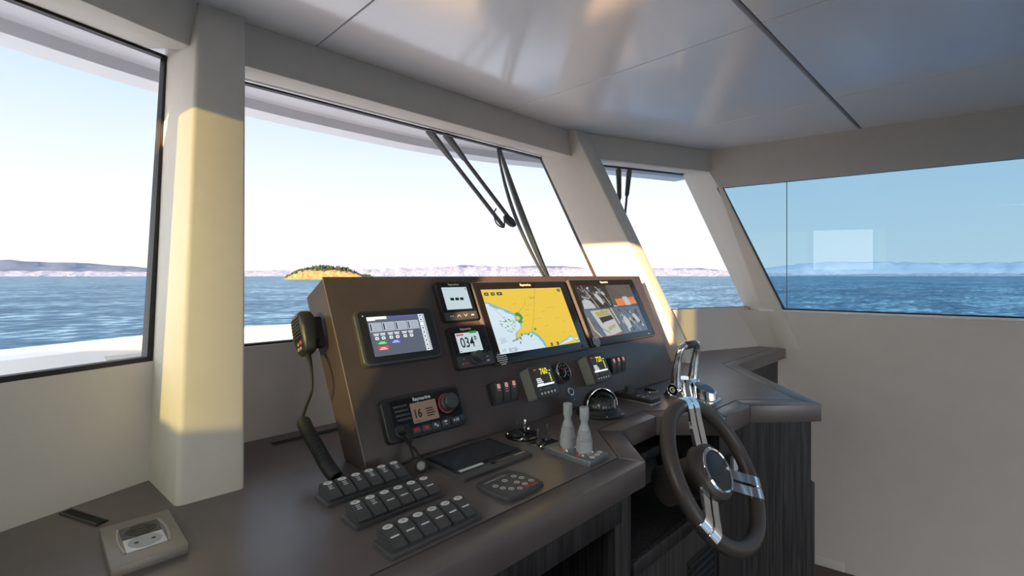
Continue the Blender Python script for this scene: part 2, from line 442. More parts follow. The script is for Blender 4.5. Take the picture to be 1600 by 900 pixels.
plate(b, [(x, y + g) for x, y in inner] + BACK, CT - .0035, CT, bev=.0008, seg=1); obj('inlay', b, leather_lightened, r)
# edge band, one piece per straight run, mitred at the corners
for i in range(len(outer) - 1):
    o0, o1, i0, i1 = [Vector((*p, 0)) for p in (outer[i], outer[i + 1], inner[i], inner[i + 1])]
    t = (o1 - o0).normalized() * .0006
    nin = Vector((-t.y, t.x, 0)).normalized() * .0009
    q = [o0 + t, o1 - t, i1 - t - nin, i0 + t - nin]
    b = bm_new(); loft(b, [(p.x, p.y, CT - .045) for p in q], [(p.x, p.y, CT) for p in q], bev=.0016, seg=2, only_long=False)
    obj('edge_band', b, leather_lightened, r)

# ================================================================== INSTRUMENT CONSOLE (sloping panel)
r = thing('instrument_console', 'sloping brown leather console carrying the navigation screens', 'console', Matrix.Identity(4))
def dpt(u, v, o): M = dash(u, v); p = M @ Vector((0, 0, o)); return (p.x, p.y, p.z)
VT = .3735
b = bm_new()
lo = [dpt(.410, .0005, -.004), dpt(.402, VT, -.004), (.402, 1.008, 1.254), (.410, .853, CT + .0005)]
hi = [dpt(1.534, .0005, -.004), dpt(1.566, VT, -.004), (1.566, 1.008, 1.254), (1.534, .853, CT + .0005)]
loft(b, lo, hi, bev=.002, seg=1, only_long=False); obj('body', b, leather, r)
b = bm_new()
plate(b, [(.4095, .0012), (1.5345, .0012), (1.5668, VT), (.4012, VT)], -.004, 0, bev=.0012, seg=2, M=dash(0, 0)); obj('front_panel', b, leather, r)
b = bm_new()
tube(b, [dpt(.4090, .002, -.0012), dpt(.4008, VT, -.0012)], .0011, 6); obj('edge_piping', b, leather_edge, r, label='pale worn left edge of the leather panel')

# ------------------------------------------------------------------ helpers for devices
def plate_obj(name, r, pts, z0, z1, bev, mats, M=None, seg=2):
    b = bm_new(); plate(b, pts, z0, z1, bev, seg, M); return obj(name, b, mats, r)
def brand(b, s, size, x, y, z, mi, **k): text(b, s, size, x, y, z, mi=mi, **k)

# ---- large alarm / monitoring touch display
r = thing('touch_display', 'black monitoring touch screen with green, red and blue buttons at the console left', 'display', dash(.531, .239))
plate_obj('housing', r, rrect(.182, .116, .014, 6), 0, .012, .004, dark_gray, seg=3)
plate_obj('bezel', r, rrect(.170, .105, .009, 5), .012, .0135, .001, black)
b = bm_new(); z = .0137
rect(b, -.0675, -.041, .0655, .040, z, mi=0)
z += .0002
rect(b, -.0675, .034, -.024, .040, z, mi=1); rect(b, -.0675, .032, -.050, .034, z, mi=1); rect(b, -.022, .0365, .0475, .039, z, mi=6)
rect(b, .050, -.041, .0655, .040, z, mi=2)
for i in range(9):
    y = .036 - i * .0092; rect(b, .0515, y - .0035, .0595, y + .0035, z + .0001, mi=1)
    if i not in (2,): rect(b, .0535, y - .0015, .0575, y + .0015, z + .0002, mi=7)
for i in range(4):
    x = -.0655 + i * .0285
    rect(b, x, .0085, x + .0270, .0275, z, mi=2); rect(b, x + .002, .011, x + .0045, .0250, z + .0001, mi=7)
    for q in range(4): rect(b, x + .008, .0115 + q * .0040, x + .025, .0121 + q * .0040, z + .0001, mi=3)
for i, x in enumerate((-.0545, -.0405, -.0235, -.009, .0085, .0235)):
    for q in range(2): rect(b, x - .006 + .001 * q, .0035 - q * .003, x + .006 - .001 * q, .0052 - q * .003, z, mi=1)
    plate(b, rrect(.0078, .006, .0015, 2, x, -.0050), z - .0001, z, mi=1); rect(b, x - .002, -.0060, x + .002, -.0042, z + .0001, mi=7)
for (x0, x1, y0, y1, mi) in ((-.057, -.034, -.0185, -.0105, 3 + 1), (-.057, -.034, -.030, -.0215, 5), (-.0265, -.004, -.0185, -.0115, 6)):
    rect(b, x0, y0, x1, y1, z, mi=mi)
    for q in range(2): rect(b, x0 + .003 + q * .003, y0 + .002 + q * .0026, x1 - .003 - q * .003, y0 + .0031 + q * .0026, z + .0001, mi=1)
obj('screen', b, [S_dkblue, S_white, S_gray, S_cam1, S_green, S_red, S_blue, S_ink], r)
b = bm_new(); lathe(b, [(.0015, 0), (.0012, .0006), (0, .0008)], 10, Matrix.Translation((-.074, .043, .0135))); obj('indicator_lamp', b, ink_white, r)

# ---- small instrument display (top)
r = thing('instrument_display', 'small square instrument display with three black dashes at the console top', 'display', dash(.699, .306))
plate_obj('housing', r, rrect(.100, .098, .007, 5), 0, .012, .003, black)
plate_obj('bezel', r, rrect(.094, .073, .004, 4, 0, .0095), .012, .014, .001, black_gloss)
b = bm_new(); rect(b, -.037, -.022, .036, .033, .0142)
for x in (-.015, -.001, .013): rect(b, x - .0052, .0000, x + .0052, .0066, .0144, mi=1)
rect(b, -.034, .0275, -.018, .0290, .0144, mi=2); rect(b, -.018, .0278, .036, .0283, .0144, mi=2); rect(b, .030, .0265, .0325, .0295, .0144, mi=1)
obj('screen', b, [S_lcd, S_ink, S_gray], r)
b = bm_new(); text(b, 'Raymarine', .0075, 0, .0400, .0143, bold=.0002); obj('lettering', b, ink_gold, r)
b = bm_new(); plate(b, rrect(.094, .019, .003, 3, 0, -.0375), .012, .0135, .001); obj('button_strip', b, dark_gray, r)
b = bm_new(); z = .0137
for x in (-.032, -.026): plate(b, circ(.0018, 10, x, -.0375), z - .0002, z)
for sgn, x in ((1, -.009), (-1, .011)):
    for s2 in (-1, 1): flat(b, [(x, -.0375 + sgn * .0030), (x + s2 * .005, -.0375 - sgn * .0022), (x + s2 * .005, -.0375 - sgn * .0038), (x, -.0375 + sgn * .0014)], z)
rect(b, .027, -.0390, .036, -.0370, z); rect(b, .030, -.0375, .034, -.0355, z)
obj('button_symbols', b, ink_white, r)

# ---- autopilot control head with knob
r = thing('autopilot_control', 'autopilot control head with a rotary knob, its screen reading 034 degrees', 'control', dash(.7015, .195))
plate_obj('housing', r, rrect(.106, .097, .007, 5), 0, .014, .003, black)
plate_obj('bezel', r, rrect(.100, .066, .004, 4, 0, .014), .014, .0155, .001, black_gloss)
b = bm_new(); rect(b, -.0395, -.0135, .0275, .0315, .0157)
text(b, '034°', .0325, -.006, .0075, .0160, mi=1, bold=.0004, sx=.82)
rect(b, -.0375, .0250, -.017, .0288, .0160, mi=2); rect(b, .0010, .0285, .0225, .0340, .0160, mi=3)
rect(b, -.0375, -.0110, -.0330, -.0095, .0160, mi=1); rect(b, .017, -.0095, .022, -.0075, .0160, mi=4)
obj('screen', b, [S_lcd, S_ink, S_red, S_green, S_gray], r)
b = bm_new(); text(b, 'Raymarine', .0072, -.006, .0400, .0157, bold=.0002); obj('lettering', b, ink_gold, r)
b = bm_new(); plate(b, rrect(.100, .026, .004, 3, 0, -.0335), .014, .0160, .001); obj('button_strip', b, dark_gray, r)
b = bm_new(); lathe(b, [(.0145, .016), (.0140, .021), (.0118, .0225), (.0118, .036), (.0105, .0385), (.006, .0375), (0, .0372)], 28, Matrix.Translation((-.004, -.029, 0))); obj('rotary_knob', b, dark_gray, r)
b = bm_new(); rect(b, -.036, -.0395, -.023, -.0365, .0162); obj('standby_mark', b, ink_red, r)
for (x0, y0, x1, y1) in ((.029, -.0300, .037, -.0285), (.028, -.0400, .037, -.0370), (-.035, -.0285, -.033, -.0265), (-.041, -.0395, -.0385, -.0370)):
    b = bm_new(); rect(b, x0, y0, x1, y1, .0162); obj('button_symbol', b, ink_white, r)

# ---- the two large multifunction displays
def mfd_body(r, w, h):
    plate_obj('housing', r, rrect(w, h, .004, 3), 0, .0115, .0015, dark_gray)
    plate_obj('bezel', r, rrect(w - .006, h - .006, .003, 3), .0115, .0135, .0008, black_gloss)
def speaker_grille(r, x, y):
    b = bm_new()
    for k, (n, off) in enumerate(((3, 0), (4, .0), (4, .5), (4, 0), (3, .5), (2, 0))):
        for q in range(n):
            xx = x + (q - (n - 1) / 2 + (off - .25) * .3) * .0085; yy = y + (2.5 - k) * .0048
            rect(b, xx - .0036, yy - .0011, xx + .0036, yy + .0011, .0138)
    o = obj('sticker_mark', b, ink_white, r)
r = thing('chart_plotter', 'large chart plotter showing a yellow land chart with pale blue sea', 'display', dash(.9355, .248))
mfd_body(r, .357, .211)
b = bm_new(); X0, X1, Y0, Y1 = -.1575, .1465, -.083, .083
def sc(px, py): return (X0 + (X1 - X0) * px, Y1 - (Y1 - Y0) * py)     # screen fractions
z = .0137
rect(b, X0, Y0, X1, Y1, z, mi=0)
land_edge = [(0, .20), (.06, .22), (.14, .29), (.20, .33), (.26, .38), (.30, .43), (.29, .50), (.33, .52), (.33, .60), (.31, .64), (.27, .68), (.24, .71), (.23, .78), (.24, .80), (.28, .76), (.33, .73), (.38, .74), (.42, .71), (.46, .75), (.50, .80), (.51, .85), (.53, .90), (.54, .95), (.545, 1.0)]
bay = [(.70, 1.0), (.72, .96), (.78, .925), (.84, .905), (.87, .87), (.905, .875), (.93, .93), (.965, .955), (1, .925)]
# sea west and south of the coast, with a shoal band along the shore
def ringed(pts, w): return [(x - w * .5, y + w) for x, y in pts]
sea = [sc(0, 1), ] + [sc(*p) for p in reversed(land_edge)]
flat(b, sea, z + .0002, mi=1)
sh = [sc(*p) for p in land_edge[3:]] + [sc(*p) for p in reversed(ringed(land_edge[3:], .03))]
for i in range(len(land_edge) - 1):
    p, q = land_edge[i], land_edge[i + 1]
    w = .018 + .018 * abs(math.sin(i * 1.7)); 
    flat(b, [sc(*p), sc(*q), sc(q[0] - w * .7, min(1, q[1] + w)), sc(p[0] - w * .7 if p[0] > .02 else 0, min(1, p[1] + w))], z + .0003, mi=2)
flat(b, [sc(*p) for p in bay], z + .0002, mi=1)
for i in range(len(bay) - 1):
    p, q = bay[i], bay[i + 1]; flat(b, [sc(*p), sc(*q), sc(q[0], min(1, q[1] + .022)), sc(p[0], min(1, p[1] + .022))], z + .0003, mi=2)
gp = [(.285, .41), (.33, .39), (.36, .43), (.37, .49), (.345, .54), (.36, .56), (.33, .575), (.30, .56), (.295, .54), (.335, .50), (.33, .46), (.295, .45)]
flat(b, [sc(*p) for p in gp], z + .0004, mi=3); flat(b, [sc(*p) for p in ((.45, .69), (.47, .665), (.49, .69), (.47, .71))], z + .0004, mi=3)
rnd = random.Random(3)
for i in range(34):
    a = rnd.uniform(0, 2 * PI); rr_ = math.sqrt(rnd.uniform(.02, 1)); px = .175 + .085 * rr_ * math.cos(a); py = .575 + .12 * rr_ * math.sin(a)
    an = rnd.uniform(-1.2, 1.2); dx, dy = .011 * math.cos(an), .018 * math.sin(an)
    flat(b, [sc(px - dx, py - dy), sc(px - dx + .004, py - dy - .010), sc(px + dx + .004, py + dy - .010), sc(px + dx, py + dy)], z + .0004, mi=3)
for px, py in ((.37, .745), (.385, .79), (.40, .775), (.36, .76)): flat(b, [sc(px, py), sc(px + .014, py - .012), sc(px + .016, py + .012), sc(px + .004, py + .024)], z + .0004, mi=3)
def pline(pts, w, mi):
    for p, q in zip(pts, pts[1:]):
        d = Vector((q[0] - p[0], (q[1] - p[1]) * .55)); n_ = Vector((-d.y, d.x)).normalized() * w
        flat(b, [sc(p[0] + n_.x, p[1] + n_.y / .55), sc(q[0] + n_.x, q[1] + n_.y / .55), sc(q[0] - n_.x, q[1] - n_.y / .55), sc(p[0] - n_.x, p[1] - n_.y / .55)], z + .0005, mi=mi)
pline([(.645, .0), (.57, .25), (.50, .5), (.42, .72)], .0015, 5)
pline([(.47, .16), (.455, .25), (.40, .33), (.345, .38), (.335, .44)], .0013, 5)
pline([(.03, .20), (.12, .40), (.22, .62), (.26, .74)], .0010, 5)
for (px, py, w_) in ((.30, .26, .05), (.42, .37, .06), (.46, .30, .07), (.70, .36, .10), (.62, .42, .05), (.50, .53, .09), (.40, .46, .06), (.85, .62, .05), (.80, .80, .06), (.60, .66, .05), (.77, .55, .06), (.9, .8, .04)):
    pline([(px, py), (px + w_, py - .012)], .0012, 5)
text(b, 'Izmir', .012, *sc(.565, .16), z + .0005, mi=5)
for (px, py, w_) in ((.045, .075, .05), (.115, .075, .045), (.19, .075, .065), (.955, .05, .045), (.61, .965, .03), (.69, .965, .03)):
    x, y = sc(px, py); rect(b, x - w_ * .14, y - .0042, x + w_ * .14, y + .0042, z + .0005, mi=4); rect(b, x - w_ * .06, y - .0014, x + w_ * .06, y + .0014, z + .0006, mi=6)
for k in range(7): x, y = sc(.035 + .01 * (k % 3), .775 + .022 * (k // 2)); rect(b, x, y - .0012, x + .014 + .004 * (k % 2), y + .0006, z + .0005, mi=6)
for k in range(4): x, y = sc(.17 + .025 * k, .83 - .01 * k); rect(b, x, y - .002, x + .006, y + .002, z + .0005, mi=5)
for k in range(3): x, y = sc(.245 + .02 * k, .87 - .06 * k); rect(b, x, y - .003, x + .003, y + .003, z + .0005, mi=4)
x, y = sc(.12, .96); rect(b, x - .006, y - .005, x + .022, y + .005, z + .0005, mi=6); text(b, '1.7', .010, *sc(.045, .955), z + .0006, mi=4)
rect(b, x + .002, y - .002, x + .012, y + .002, z + .0006, mi=1)
obj('screen', b, [S_yel, S_sea, S_shoal, S_green, S_char, S_tan, S_gray], r)
b = bm_new(); text(b, 'Raymarine', .0098, .005, .0935, .0137, bold=.0003); obj('lettering', b, ink_gold, r)
speaker_grille(r, -.1565, -.0945)
b = bm_new(); plate(b, rrect(.020, .008, .004, 4, .157, -.0955), .0135, .0145, .0004); plate(b, rrect(.010, .004, .002, 3, .157, -.0955), .0145, .0148, mi=1); obj('power_button', b, [dark_gray, ink_gray], r)

r = thing('camera_display', 'large display showing four camera pictures at the console right', 'display', dash(1.3085, .252))
mfd_body(r, .353, .210)
b = bm_new(); X0, X1, Y0, Y1 = -.160, .143, -.083, .083
rect(b, X0, Y0, X1, Y1, z, mi=0)
# four camera pictures, each built of its own flat patches
def patch(pts, mi, dz=.0003): flat(b, [sc(*p) for p in pts], z + dz, mi=mi)
patch([(0, 0), (.52, 0), (.52, .455), (0, .455)], 8, .0002); patch([(.525, 0), (1, 0), (1, .455), (.525, .455)], 2, .0002)
patch([(0, .465), (.52, .465), (.52, 1), (0, 1)], 3, .0002); patch([(.525, .465), (1, .465), (1, 1), (.525, 1)], 5, .0002)
rn = random.Random(11)
# engine room, upper left: pale pipes and blocks over dark
for k in range(44):
    px, py = rn.uniform(.03, .47), rn.uniform(.04, .40); w_, h_ = rn.uniform(.015, .05), rn.uniform(.02, .09); s_ = rn.uniform(-.03, .03)
    patch([(px, py), (px + w_, py + s_), (px + w_ + .02, py + h_ + s_), (px + .02, py + h_)], rn.choice((1, 1, 4, 5, 2, 8)), .00022 + k * .000004)
patch([(.03, .30), (.10, .27), (.16, .30), (.20, .38), (.22, .455), (.02, .455)], 4, .00045); patch([(.26, .18), (.31, .17), (.36, .26), (.385, .36), (.35, .40), (.30, .30)], 4, .00045)
pline([(.10, .0), (.19, .22), (.27, .455)], .004, 4); pline([(.33, .03), (.43, .20), (.49, .42)], .004, 4); pline([(.05, .22), (.16, .26), (.2, .2)], .004, 4)
# upper right: brown deck, orange and white raft canister
for k in range(7): pline([(.60 + .05 * k, .03), (.72 + .045 * k, .12 + .02 * k), (.86 + .02 * k, .30 + .01 * k)], .0018, 1)
patch([(.60, .30), (.98, .27), (1, .42), (.61, .45)], 7, .0004); patch([(.75, .26), (.84, .255), (.875, .44), (.775, .445)], 4, .0005); patch([(.54, .42), (.62, .45), (.53, .455)], 4, .0005)
# lower left: boat deck with yellow cushions
patch([(.0, .465), (.13, .465), (.28, 1), (.15, 1)], 5, .00028); patch([(.10, .50), (.42, .49), (.50, .95), (.30, 1), (.22, 1)], 9, .0003)
patch([(.16, .53), (.40, .50), (.42, .60), (.19, .63)], 6, .0004); patch([(.20, .64), (.42, .61), (.45, .72), (.23, .76)], 8, .0004)
patch([(.24, .74), (.45, .69), (.47, .77), (.28, .84)], 4, .0005); patch([(.28, .85), (.42, .79), (.44, .83), (.30, .91)], 6, .0005)
pline([(.02, .62), (.05, .85), (.13, 1)], .008, 4); pline([(.06, .7), (.16, .82), (.3, .95)], .003, 8); pline([(.46, .47), (.52, .8)], .010, 4); pline([(.285, .42), (.30, .56)], .003, 8)
# lower right: engine room with white machinery
for k in range(46):
    px, py = rn.uniform(.54, .95), rn.uniform(.48, .93); w_, h_ = rn.uniform(.008, .03), rn.uniform(.02, .08); s_ = rn.uniform(-.02, .02)
    patch([(px, py), (px + w_, py + s_), (px + w_ + .01, py + h_ + s_), (px + .01, py + h_)], rn.choice((8, 8, 4, 1, 9)), .00022 + k * .000004)
patch([(.61, .70), (.66, .64), (.70, .74), (.72, .88), (.66, .92), (.62, .84)], 4, .00046); patch([(.80, .64), (.86, .62), (.91, .74), (.90, .82), (.85, .78)], 4, .00046)
pline([(.74, .62), (.84, .94)], .003, 4); pline([(.70, .5), (.8, .66)], .004, 8)
for px in (.04, .105, .955):
    x, y = sc(px, .05); rect(b, x - .007, y - .0045, x + .007, y + .0045, z + .0007, mi=8); rect(b, x - .002, y - .0015, x + .002, y + .0015, z + .0008, mi=4)
pline([(0, .995), (.525, .995)], .002, 10); pline([(.0, .46), (1, .46)], .0015, 8); pline([(.5225, 0), (.5225, 1)], .0015, 8)
obj('screen', b, [S_camdk, S_cam1, S_cam2, S_cam1, S_cam3, S_cam4, S_cam5, S_orange, S_camdk, S_cam3, S_red], r)
b = bm_new(); text(b, 'Raymarine', .0098, .0, .0935, .0137, bold=.0003); obj('lettering', b, ink_white, r)
speaker_grille(r, -.153, -.0945)
b = bm_new(); plate(b, circ(.0022, 12, .140, -.0945), .0135, .0142); obj('power_button', b, ink_gray, r)

# ---- VHF radio
r = thing('marine_radio', 'black marine radio with a brown screen reading 16 and a big round knob', 'radio', dash(.543, .0755))
plate_obj('housing', r, rrect(.180, .081, .010, 6), 0, .014, .003, black, seg=3)
b = bm_new()
for x in (-.0875, -.0800): tube(b, [(x, -.033, .0125), (x, .030, .0125)], .0010, 6)
obj('trim_line', b, chrome, r)
plate_obj('faceplate', r, rrect(.158, .068, .006, 4, .006, .001), .014, .0155, .001, black_gloss)
b = bm_new(); rect(b, -.033, -.0155, .026, .0225, .0157); text(b, '16', .022, -.020, .001, .0159, mi=1, sx=.85, bold=.0007)
for k in range(4): rect(b, -.001 + .001 * (k % 2), .006 - k * .0045, .016 + .002 * (k % 3), .0082 - k * .0045, .0159, mi=1)
rect(b, -.031, -.0125, -.012, -.0117, .0159, mi=1)
obj('screen', b, [S_brown, S_brown_ink], r)
b = bm_new(); text(b, 'Raymarine', .0095, -.004, .0290, .0158, bold=.00035); obj('lettering', b, ink_white, r)
b = bm_new(); lathe(b, [(.0195, .0155), (.0195, .0175), (.0180, .0178)], 36, Matrix.Translation((.050, .0085, 0))); obj('knob_ring', b, ink_red, r)
b = bm_new(); lathe(b, [(.0178, .0155), (.0178, .026), (.0160, .0285), (.0160, .036), (.0140, .0385), (0, .0385)], 36, Matrix.Translation((.050, .0085, 0))); o = obj('volume_knob', b, dark_gray, r)
for k in range(4):
    b = bm_new(); box(b, (-.054 + .0012 * k, .0215 - .0082 * k, .0160), (.030, .0042, .004), bev=.0015, seg=2); obj('grille_slat', b, dark_gray, r)
for k, (x, mi) in enumerate(((-.031, 1), (-.0085, 1), (.0135, 0), (.0365, 0), (.062, 0))):
    b = bm_new(); plate(b, rrect(.0205, .0130, .003, 3, x, -.0275), .0145, .0175, .001); k_ = obj('key', b, dark_gray, r)
    b = bm_new()
    if k == 0: rect(b, x - .006, -.0300, x + .006, -.0245, .0177)
    elif k == 1:
        plate(b, circ(.0048, 16, x, -.0275, ry=.0036), .0175, .0177)
    elif k == 2:
        plate(b, circ(.0026, 12, x - .002, -.0262), .0175, .0177); rect(b, x + .0005, -.0310, x + .0045, -.0275, .0177)
    elif k == 3: rect(b, x - .004, -.0268, x + .003, -.0235, .0177); rect(b, x - .002, -.0315, x + .002, -.0298, .0177)
    else:
        plate(b, circ(.0020, 10, x - .005, -.0275), .0175, .0177); rect(b, x - .001, -.0300, x + .001, -.0245, .0177); rect(b, x + .003, -.0300, x + .006, -.0245, .0177)
    obj('symbol', b, ink_red if mi else ink_white, k_)
b = bm_new(); plate(b, circ(.0115, 24, -.064, -.0225), .0145, .0195, .001); obj('microphone_socket', b, dark_gray, r)
# dust cap on its lanyard, hanging to the countertop
b = bm_new()
M = dash(.543, .0755).inverted()
pa = [M @ Vector(p) for p in smooth_path([dpt(.481, .042, .017), dpt(.487, .024, .022), (.485, .735, .990), (.484, .712, .976), (.479, .706, .974)])]
tube(b, pa, .0024, 8)
obj('cap_lanyard', b, rubber, r)
b = bm_new(); Mc = M @ frame((.477, .704, CT + .0125), (1, 0, 0), (-.55, -.75, .2))
lathe(b, [(0, -.009), (.010, -.009), (.0122, -.007), (.0122, .004), (.0105, .006), (.0085, .006), (.0085, .003), (0, .003)], 24, Mc); o = obj('dust_cap', b, rubber, r)
b = bm_new(); lathe(b, [(.0078, .0032), (.006, .0046), (0, .005)], 20, Mc); obj('cap_insert', b, gray_pl, o)

# ---- rocker switches
ROCK = [(-.0205, 0), (-.0205, .0055), (-.014, .0088), (-.006, .0122), (.003, .0152), (.011, .0172), (.0175, .0178), (.0205, .0150), (.0205, 0)]
def rk_h(y):
    for (y0, z0), (y1, z1) in zip(ROCK[1:-1], ROCK[2:-1]):
        if y0 <= y <= y1: return z0 + (z1 - z0) * (y - y0) / (y1 - y0), math.atan2(z1 - z0, y1 - y0)
    return .01, 0
def rocker_bm(w):
    b = bm_new()
    lo = [(-w / 2, y, z) for y, z in ROCK]; hi = [(w / 2, y, z) for y, z in ROCK]
    loft(b, lo, hi); 
    t = bm_new(); add(t, b)
    bmesh.ops.bevel(t, geom=[e for e in t.edges if abs(e.verts[0].co.x - e.verts[1].co.x) < 1e-6], offset=.0012, segments=2, affect='EDGES')
    return t
def on_rk(x, y):
    h, a = rk_h(y); return Matrix.Translation((x, y, h + .00025)) @ Matrix.Rotation(a, 4, 'X')
def icon_bm(kind, v):
    b = bm_new()
    M = on_rk(0, .0115)
    plate(b, circ(.0070, 20, ry=.0050), 0, .0002, M=M)
    if kind == 'labelled':
        flat(b, [(-.002, -.0016), (.003, 0), (-.002, .0016)], .0004, M=M, mi=1)
        for k in range(3): box(b, (0, 0, .0001), (.0065 - .0006 * k if k != 2 else .0075, .0014, .0002), M=on_rk(0, .0042 - .0034 * k) )
    else:
        for k in range(2 + v % 2): rect(b, -.0032 + .0007 * (v % 3), -.0016 + .0018 * k, .0030, -.0008 + .0018 * k, .0003, M=M, mi=1)
        box(b, (0, 0, .0001), (.0120, .0021, .0002), M=on_rk(0, -.0060))
    return b
def rocker_row(label, x0, x1, y0, y1, kinds):
    cx, cy = (x0 + x1) / 2, (y0 + y1) / 2; w = x1 - x0; h = y1 - y0
    r = thing('switch_panel', label, 'switch panel', top(cx, cy), 'six-rocker switch panels on the countertop')
    plate_obj('base_frame', r, rrect(w, h, .003, 3), 0, .006, .002, dark_gray)
    p = (w - .010) / 6
    for i, kd in enumerate(kinds):
        x = -w / 2 + .005 + p * (i + .5)
        o = obj('rocker', rocker_bm(p - .0016), rocker_m, r, sharp=25); o.location = (x, .0005, .0045)
        o2 = obj('icon', icon_bm(kd, i), [ink_white, ink_gray], o)
rocker_row('black panel of six rocker switches lying nearest the sloping console, all with three-line labels', .3055, .4525, .691, .736, ['labelled'] * 6)
rocker_row('black panel of six rocker switches in the middle of the three rows', .3055, .4525, .602, .648, ['labelled'] * 2 + ['bar'] * 4)
rocker_row('black panel of six rocker switches nearest the counter front edge, all with single bars', .3035, .4485, .510, .558, ['bar'] * 6)

def rocker_trio(label, u0, u1, v0, v1):
    r = thing('rocker_trio', label, 'switch panel', dash((u0 + u1) / 2, (v0 + v1) / 2), 'three-rocker switch panels on the sloping console')
    w, h = u1 - u0, v1 - v0; plate_obj('base_frame', r, rrect(w, h, .003, 3), 0, .006, .0015, black)
    p = (w - .010) / 3
    for i in range(3):
        b = rocker_bm(p - .0018); o = obj('rocker', b, rocker_m, r, sharp=25); o.location = (-w / 2 + .005 + p * (i + .5), 0, .0045)
        b = bm_new(); M2 = on_rk(0, .0118); plate(b, rrect(.0085, .0098, .001, 2), 0, .0003, M=M2); rect(b, -.0020, -.0028, .0020, .0028, .0005, M=M2, mi=1); rect(b, -.0010, -.0015, .0010, .0015, .0006, M=M2, mi=0)
        obj('lamp', b, [S_rose, ink_red], o)
        b = bm_new()
        for k in range(1 if i != 1 else 2): box(b, (0, 0, .0001), (.0072 + .002 * k, .0016, .0002), M=on_rk(0, .0035 - .0050 * k))
        obj('lettering', b, ink_white, o)
rocker_trio('three black rocker switches with pink lamps left of the 760 engine display', .719, .800, .057, .106)
rocker_trio('three black rocker switches with pink lamps right of the 720 engine display', 1.174, 1.257, .058, .107)

# ---- engine displays
def engine_display(label, u, v, num):
    r = thing('engine_display', label, 'display', dash(u, v), 'engine displays on the sloping console')
    b = bm_new()
    lo = [(x, y, 0) for x, y in rrect(.074, .073, .005, 4)]; hi = [(x, y, .033) for x, y in rrect(.078, .077, .006, 4)]
    loft(b, lo, hi); obj('housing', b, gray_pl, r)
    plate_obj('bezel', r, rrect(.078, .077, .006, 4), .0325, .0365, .003, dark_gray)
    b = bm_new(); rect(b, -.030, -.012, .030, .033, .0367)
    text(b, num, .0205, .006, .0215, .0369, mi=1, sx=.86, bold=.0004); rect(b, .0240, .0205, .0300, .0225, .0369, mi=2)
    rect(b, -.028, .0275, -.017, .0295, .0369, mi=3)
    for k, w_ in enumerate((.016, .018, .021, .020)): rect(b, -.0265, .0055 - k * .0042, -.0265 + w_, .0078 - k * .0042, .0369, mi=2)
    for k in range(4): rect(b, .0215 + .0006 * (k % 2), .0125 - k * .0055, .0265, .0160 - k * .0055, .0369, mi=1); 
    rect(b, -.030, -.0115, .030, -.0070, .0369, mi=2)
    obj('screen', b, [S_char, S_lemon, S_white, S_red], r)
    b = bm_new(); text(b, 'CUMMINS', .0055, .001, -.0185, .0367, bold=.0001); rect(b, -.026, -.0205, -.019, -.0165, .0367); obj('lettering', b, ink_gray, r)
    for k in range(5):
        b = bm_new(); plate(b, circ(.0030, 14, -.023 + k * .0115, -.0285), .0363, .0378, .0006); obj('button', b, ink_white, r)
engine_display('gray boxed engine display reading 760 below the chart plotter', .8685, .0815, '760')
engine_display('gray boxed engine display reading 720 right of the round gauge', 1.0960, .0825, '720')

# ---- round gauge and key switch
r = thing('round_gauge', 'small round dial gauge with a chrome ring between the two engine displays', 'gauge', dash(.9695, .0940))
b = bm_new(); lathe(b, [(.0265, 0), (.0275, .008), (.0270, .016), (.0250, .019), (.0240, .0165)], 40); obj('bezel_ring', b, steel, r)
b = bm_new(); lathe(b, [(.0250, .004), (.0245, .0150), (0, .0150)], 36); obj('dial', b, black_gloss, r)
b = bm_new(); z = .0153
for k in range(9):
    a = R(215 - k * 31); rect(b, -.0008, .0165, .0008, .0200, z, M=Matrix.Rotation(a - PI / 2, 4, 'Z'))
pts = [(.000, .0), (.008, .004)]
for (p, q) in (((.009, .009), (.009, -.003)), ((.009, -.003), (.004, -.008)), ((.004, -.008), (-.004, -.012))):
    d = Vector((q[0] - p[0], q[1] - p[1])); n_ = Vector((-d.y, d.x)).normalized() * .0009
    flat(b, [(p[0] + n_.x, p[1] + n_.y), (q[0] + n_.x, q[1] + n_.y), (q[0] - n_.x, q[1] - n_.y), (p[0] - n_.x, p[1] - n_.y)], z)
obj('scale_marks', b, ink_white, r)
b = bm_new()
for (x, y) in ((-.003, .010), (.003, .008)): rect(b, x - .0022, y - .0012, x + .0022, y + .0012, .0153)
rect(b, -.006, -.0115, .001, -.0100, .0154); obj('red_marks', b, ink_red, r)
b = bm_new(); lathe(b, [(.0030, .0150), (.0026, .0172), (0, .0174)], 14); obj('hub_cap', b, dark_gray, r)
r = thing('key_switch', 'small chrome ignition key switch under the round gauge', 'switch', dash(.986, .0430))
b = bm_new(); lathe(b, [(.0115, 0), (.0115, .003), (.0095, .005), (.0075, .005), (.0070, .003), (0, .003)], 28); obj('collar', b, chrome, r)
b = bm_new(); lathe(b, [(.0066, .002), (.0062, .0045), (0, .0048)], 20); rect(b, -.0009, -.0045, .0009, .0045, .0050, mi=1); obj('key_barrel', b, [dark_gray, ink_red], r)
b = bm_new(); tube(b, smooth_path([(-.009, -.002, .006), (-.010, -.010, .008), (-.005, -.018, .008), (.004, -.021, .006)], 4), .0009, 6); obj('key_ring', b, chrome, r)

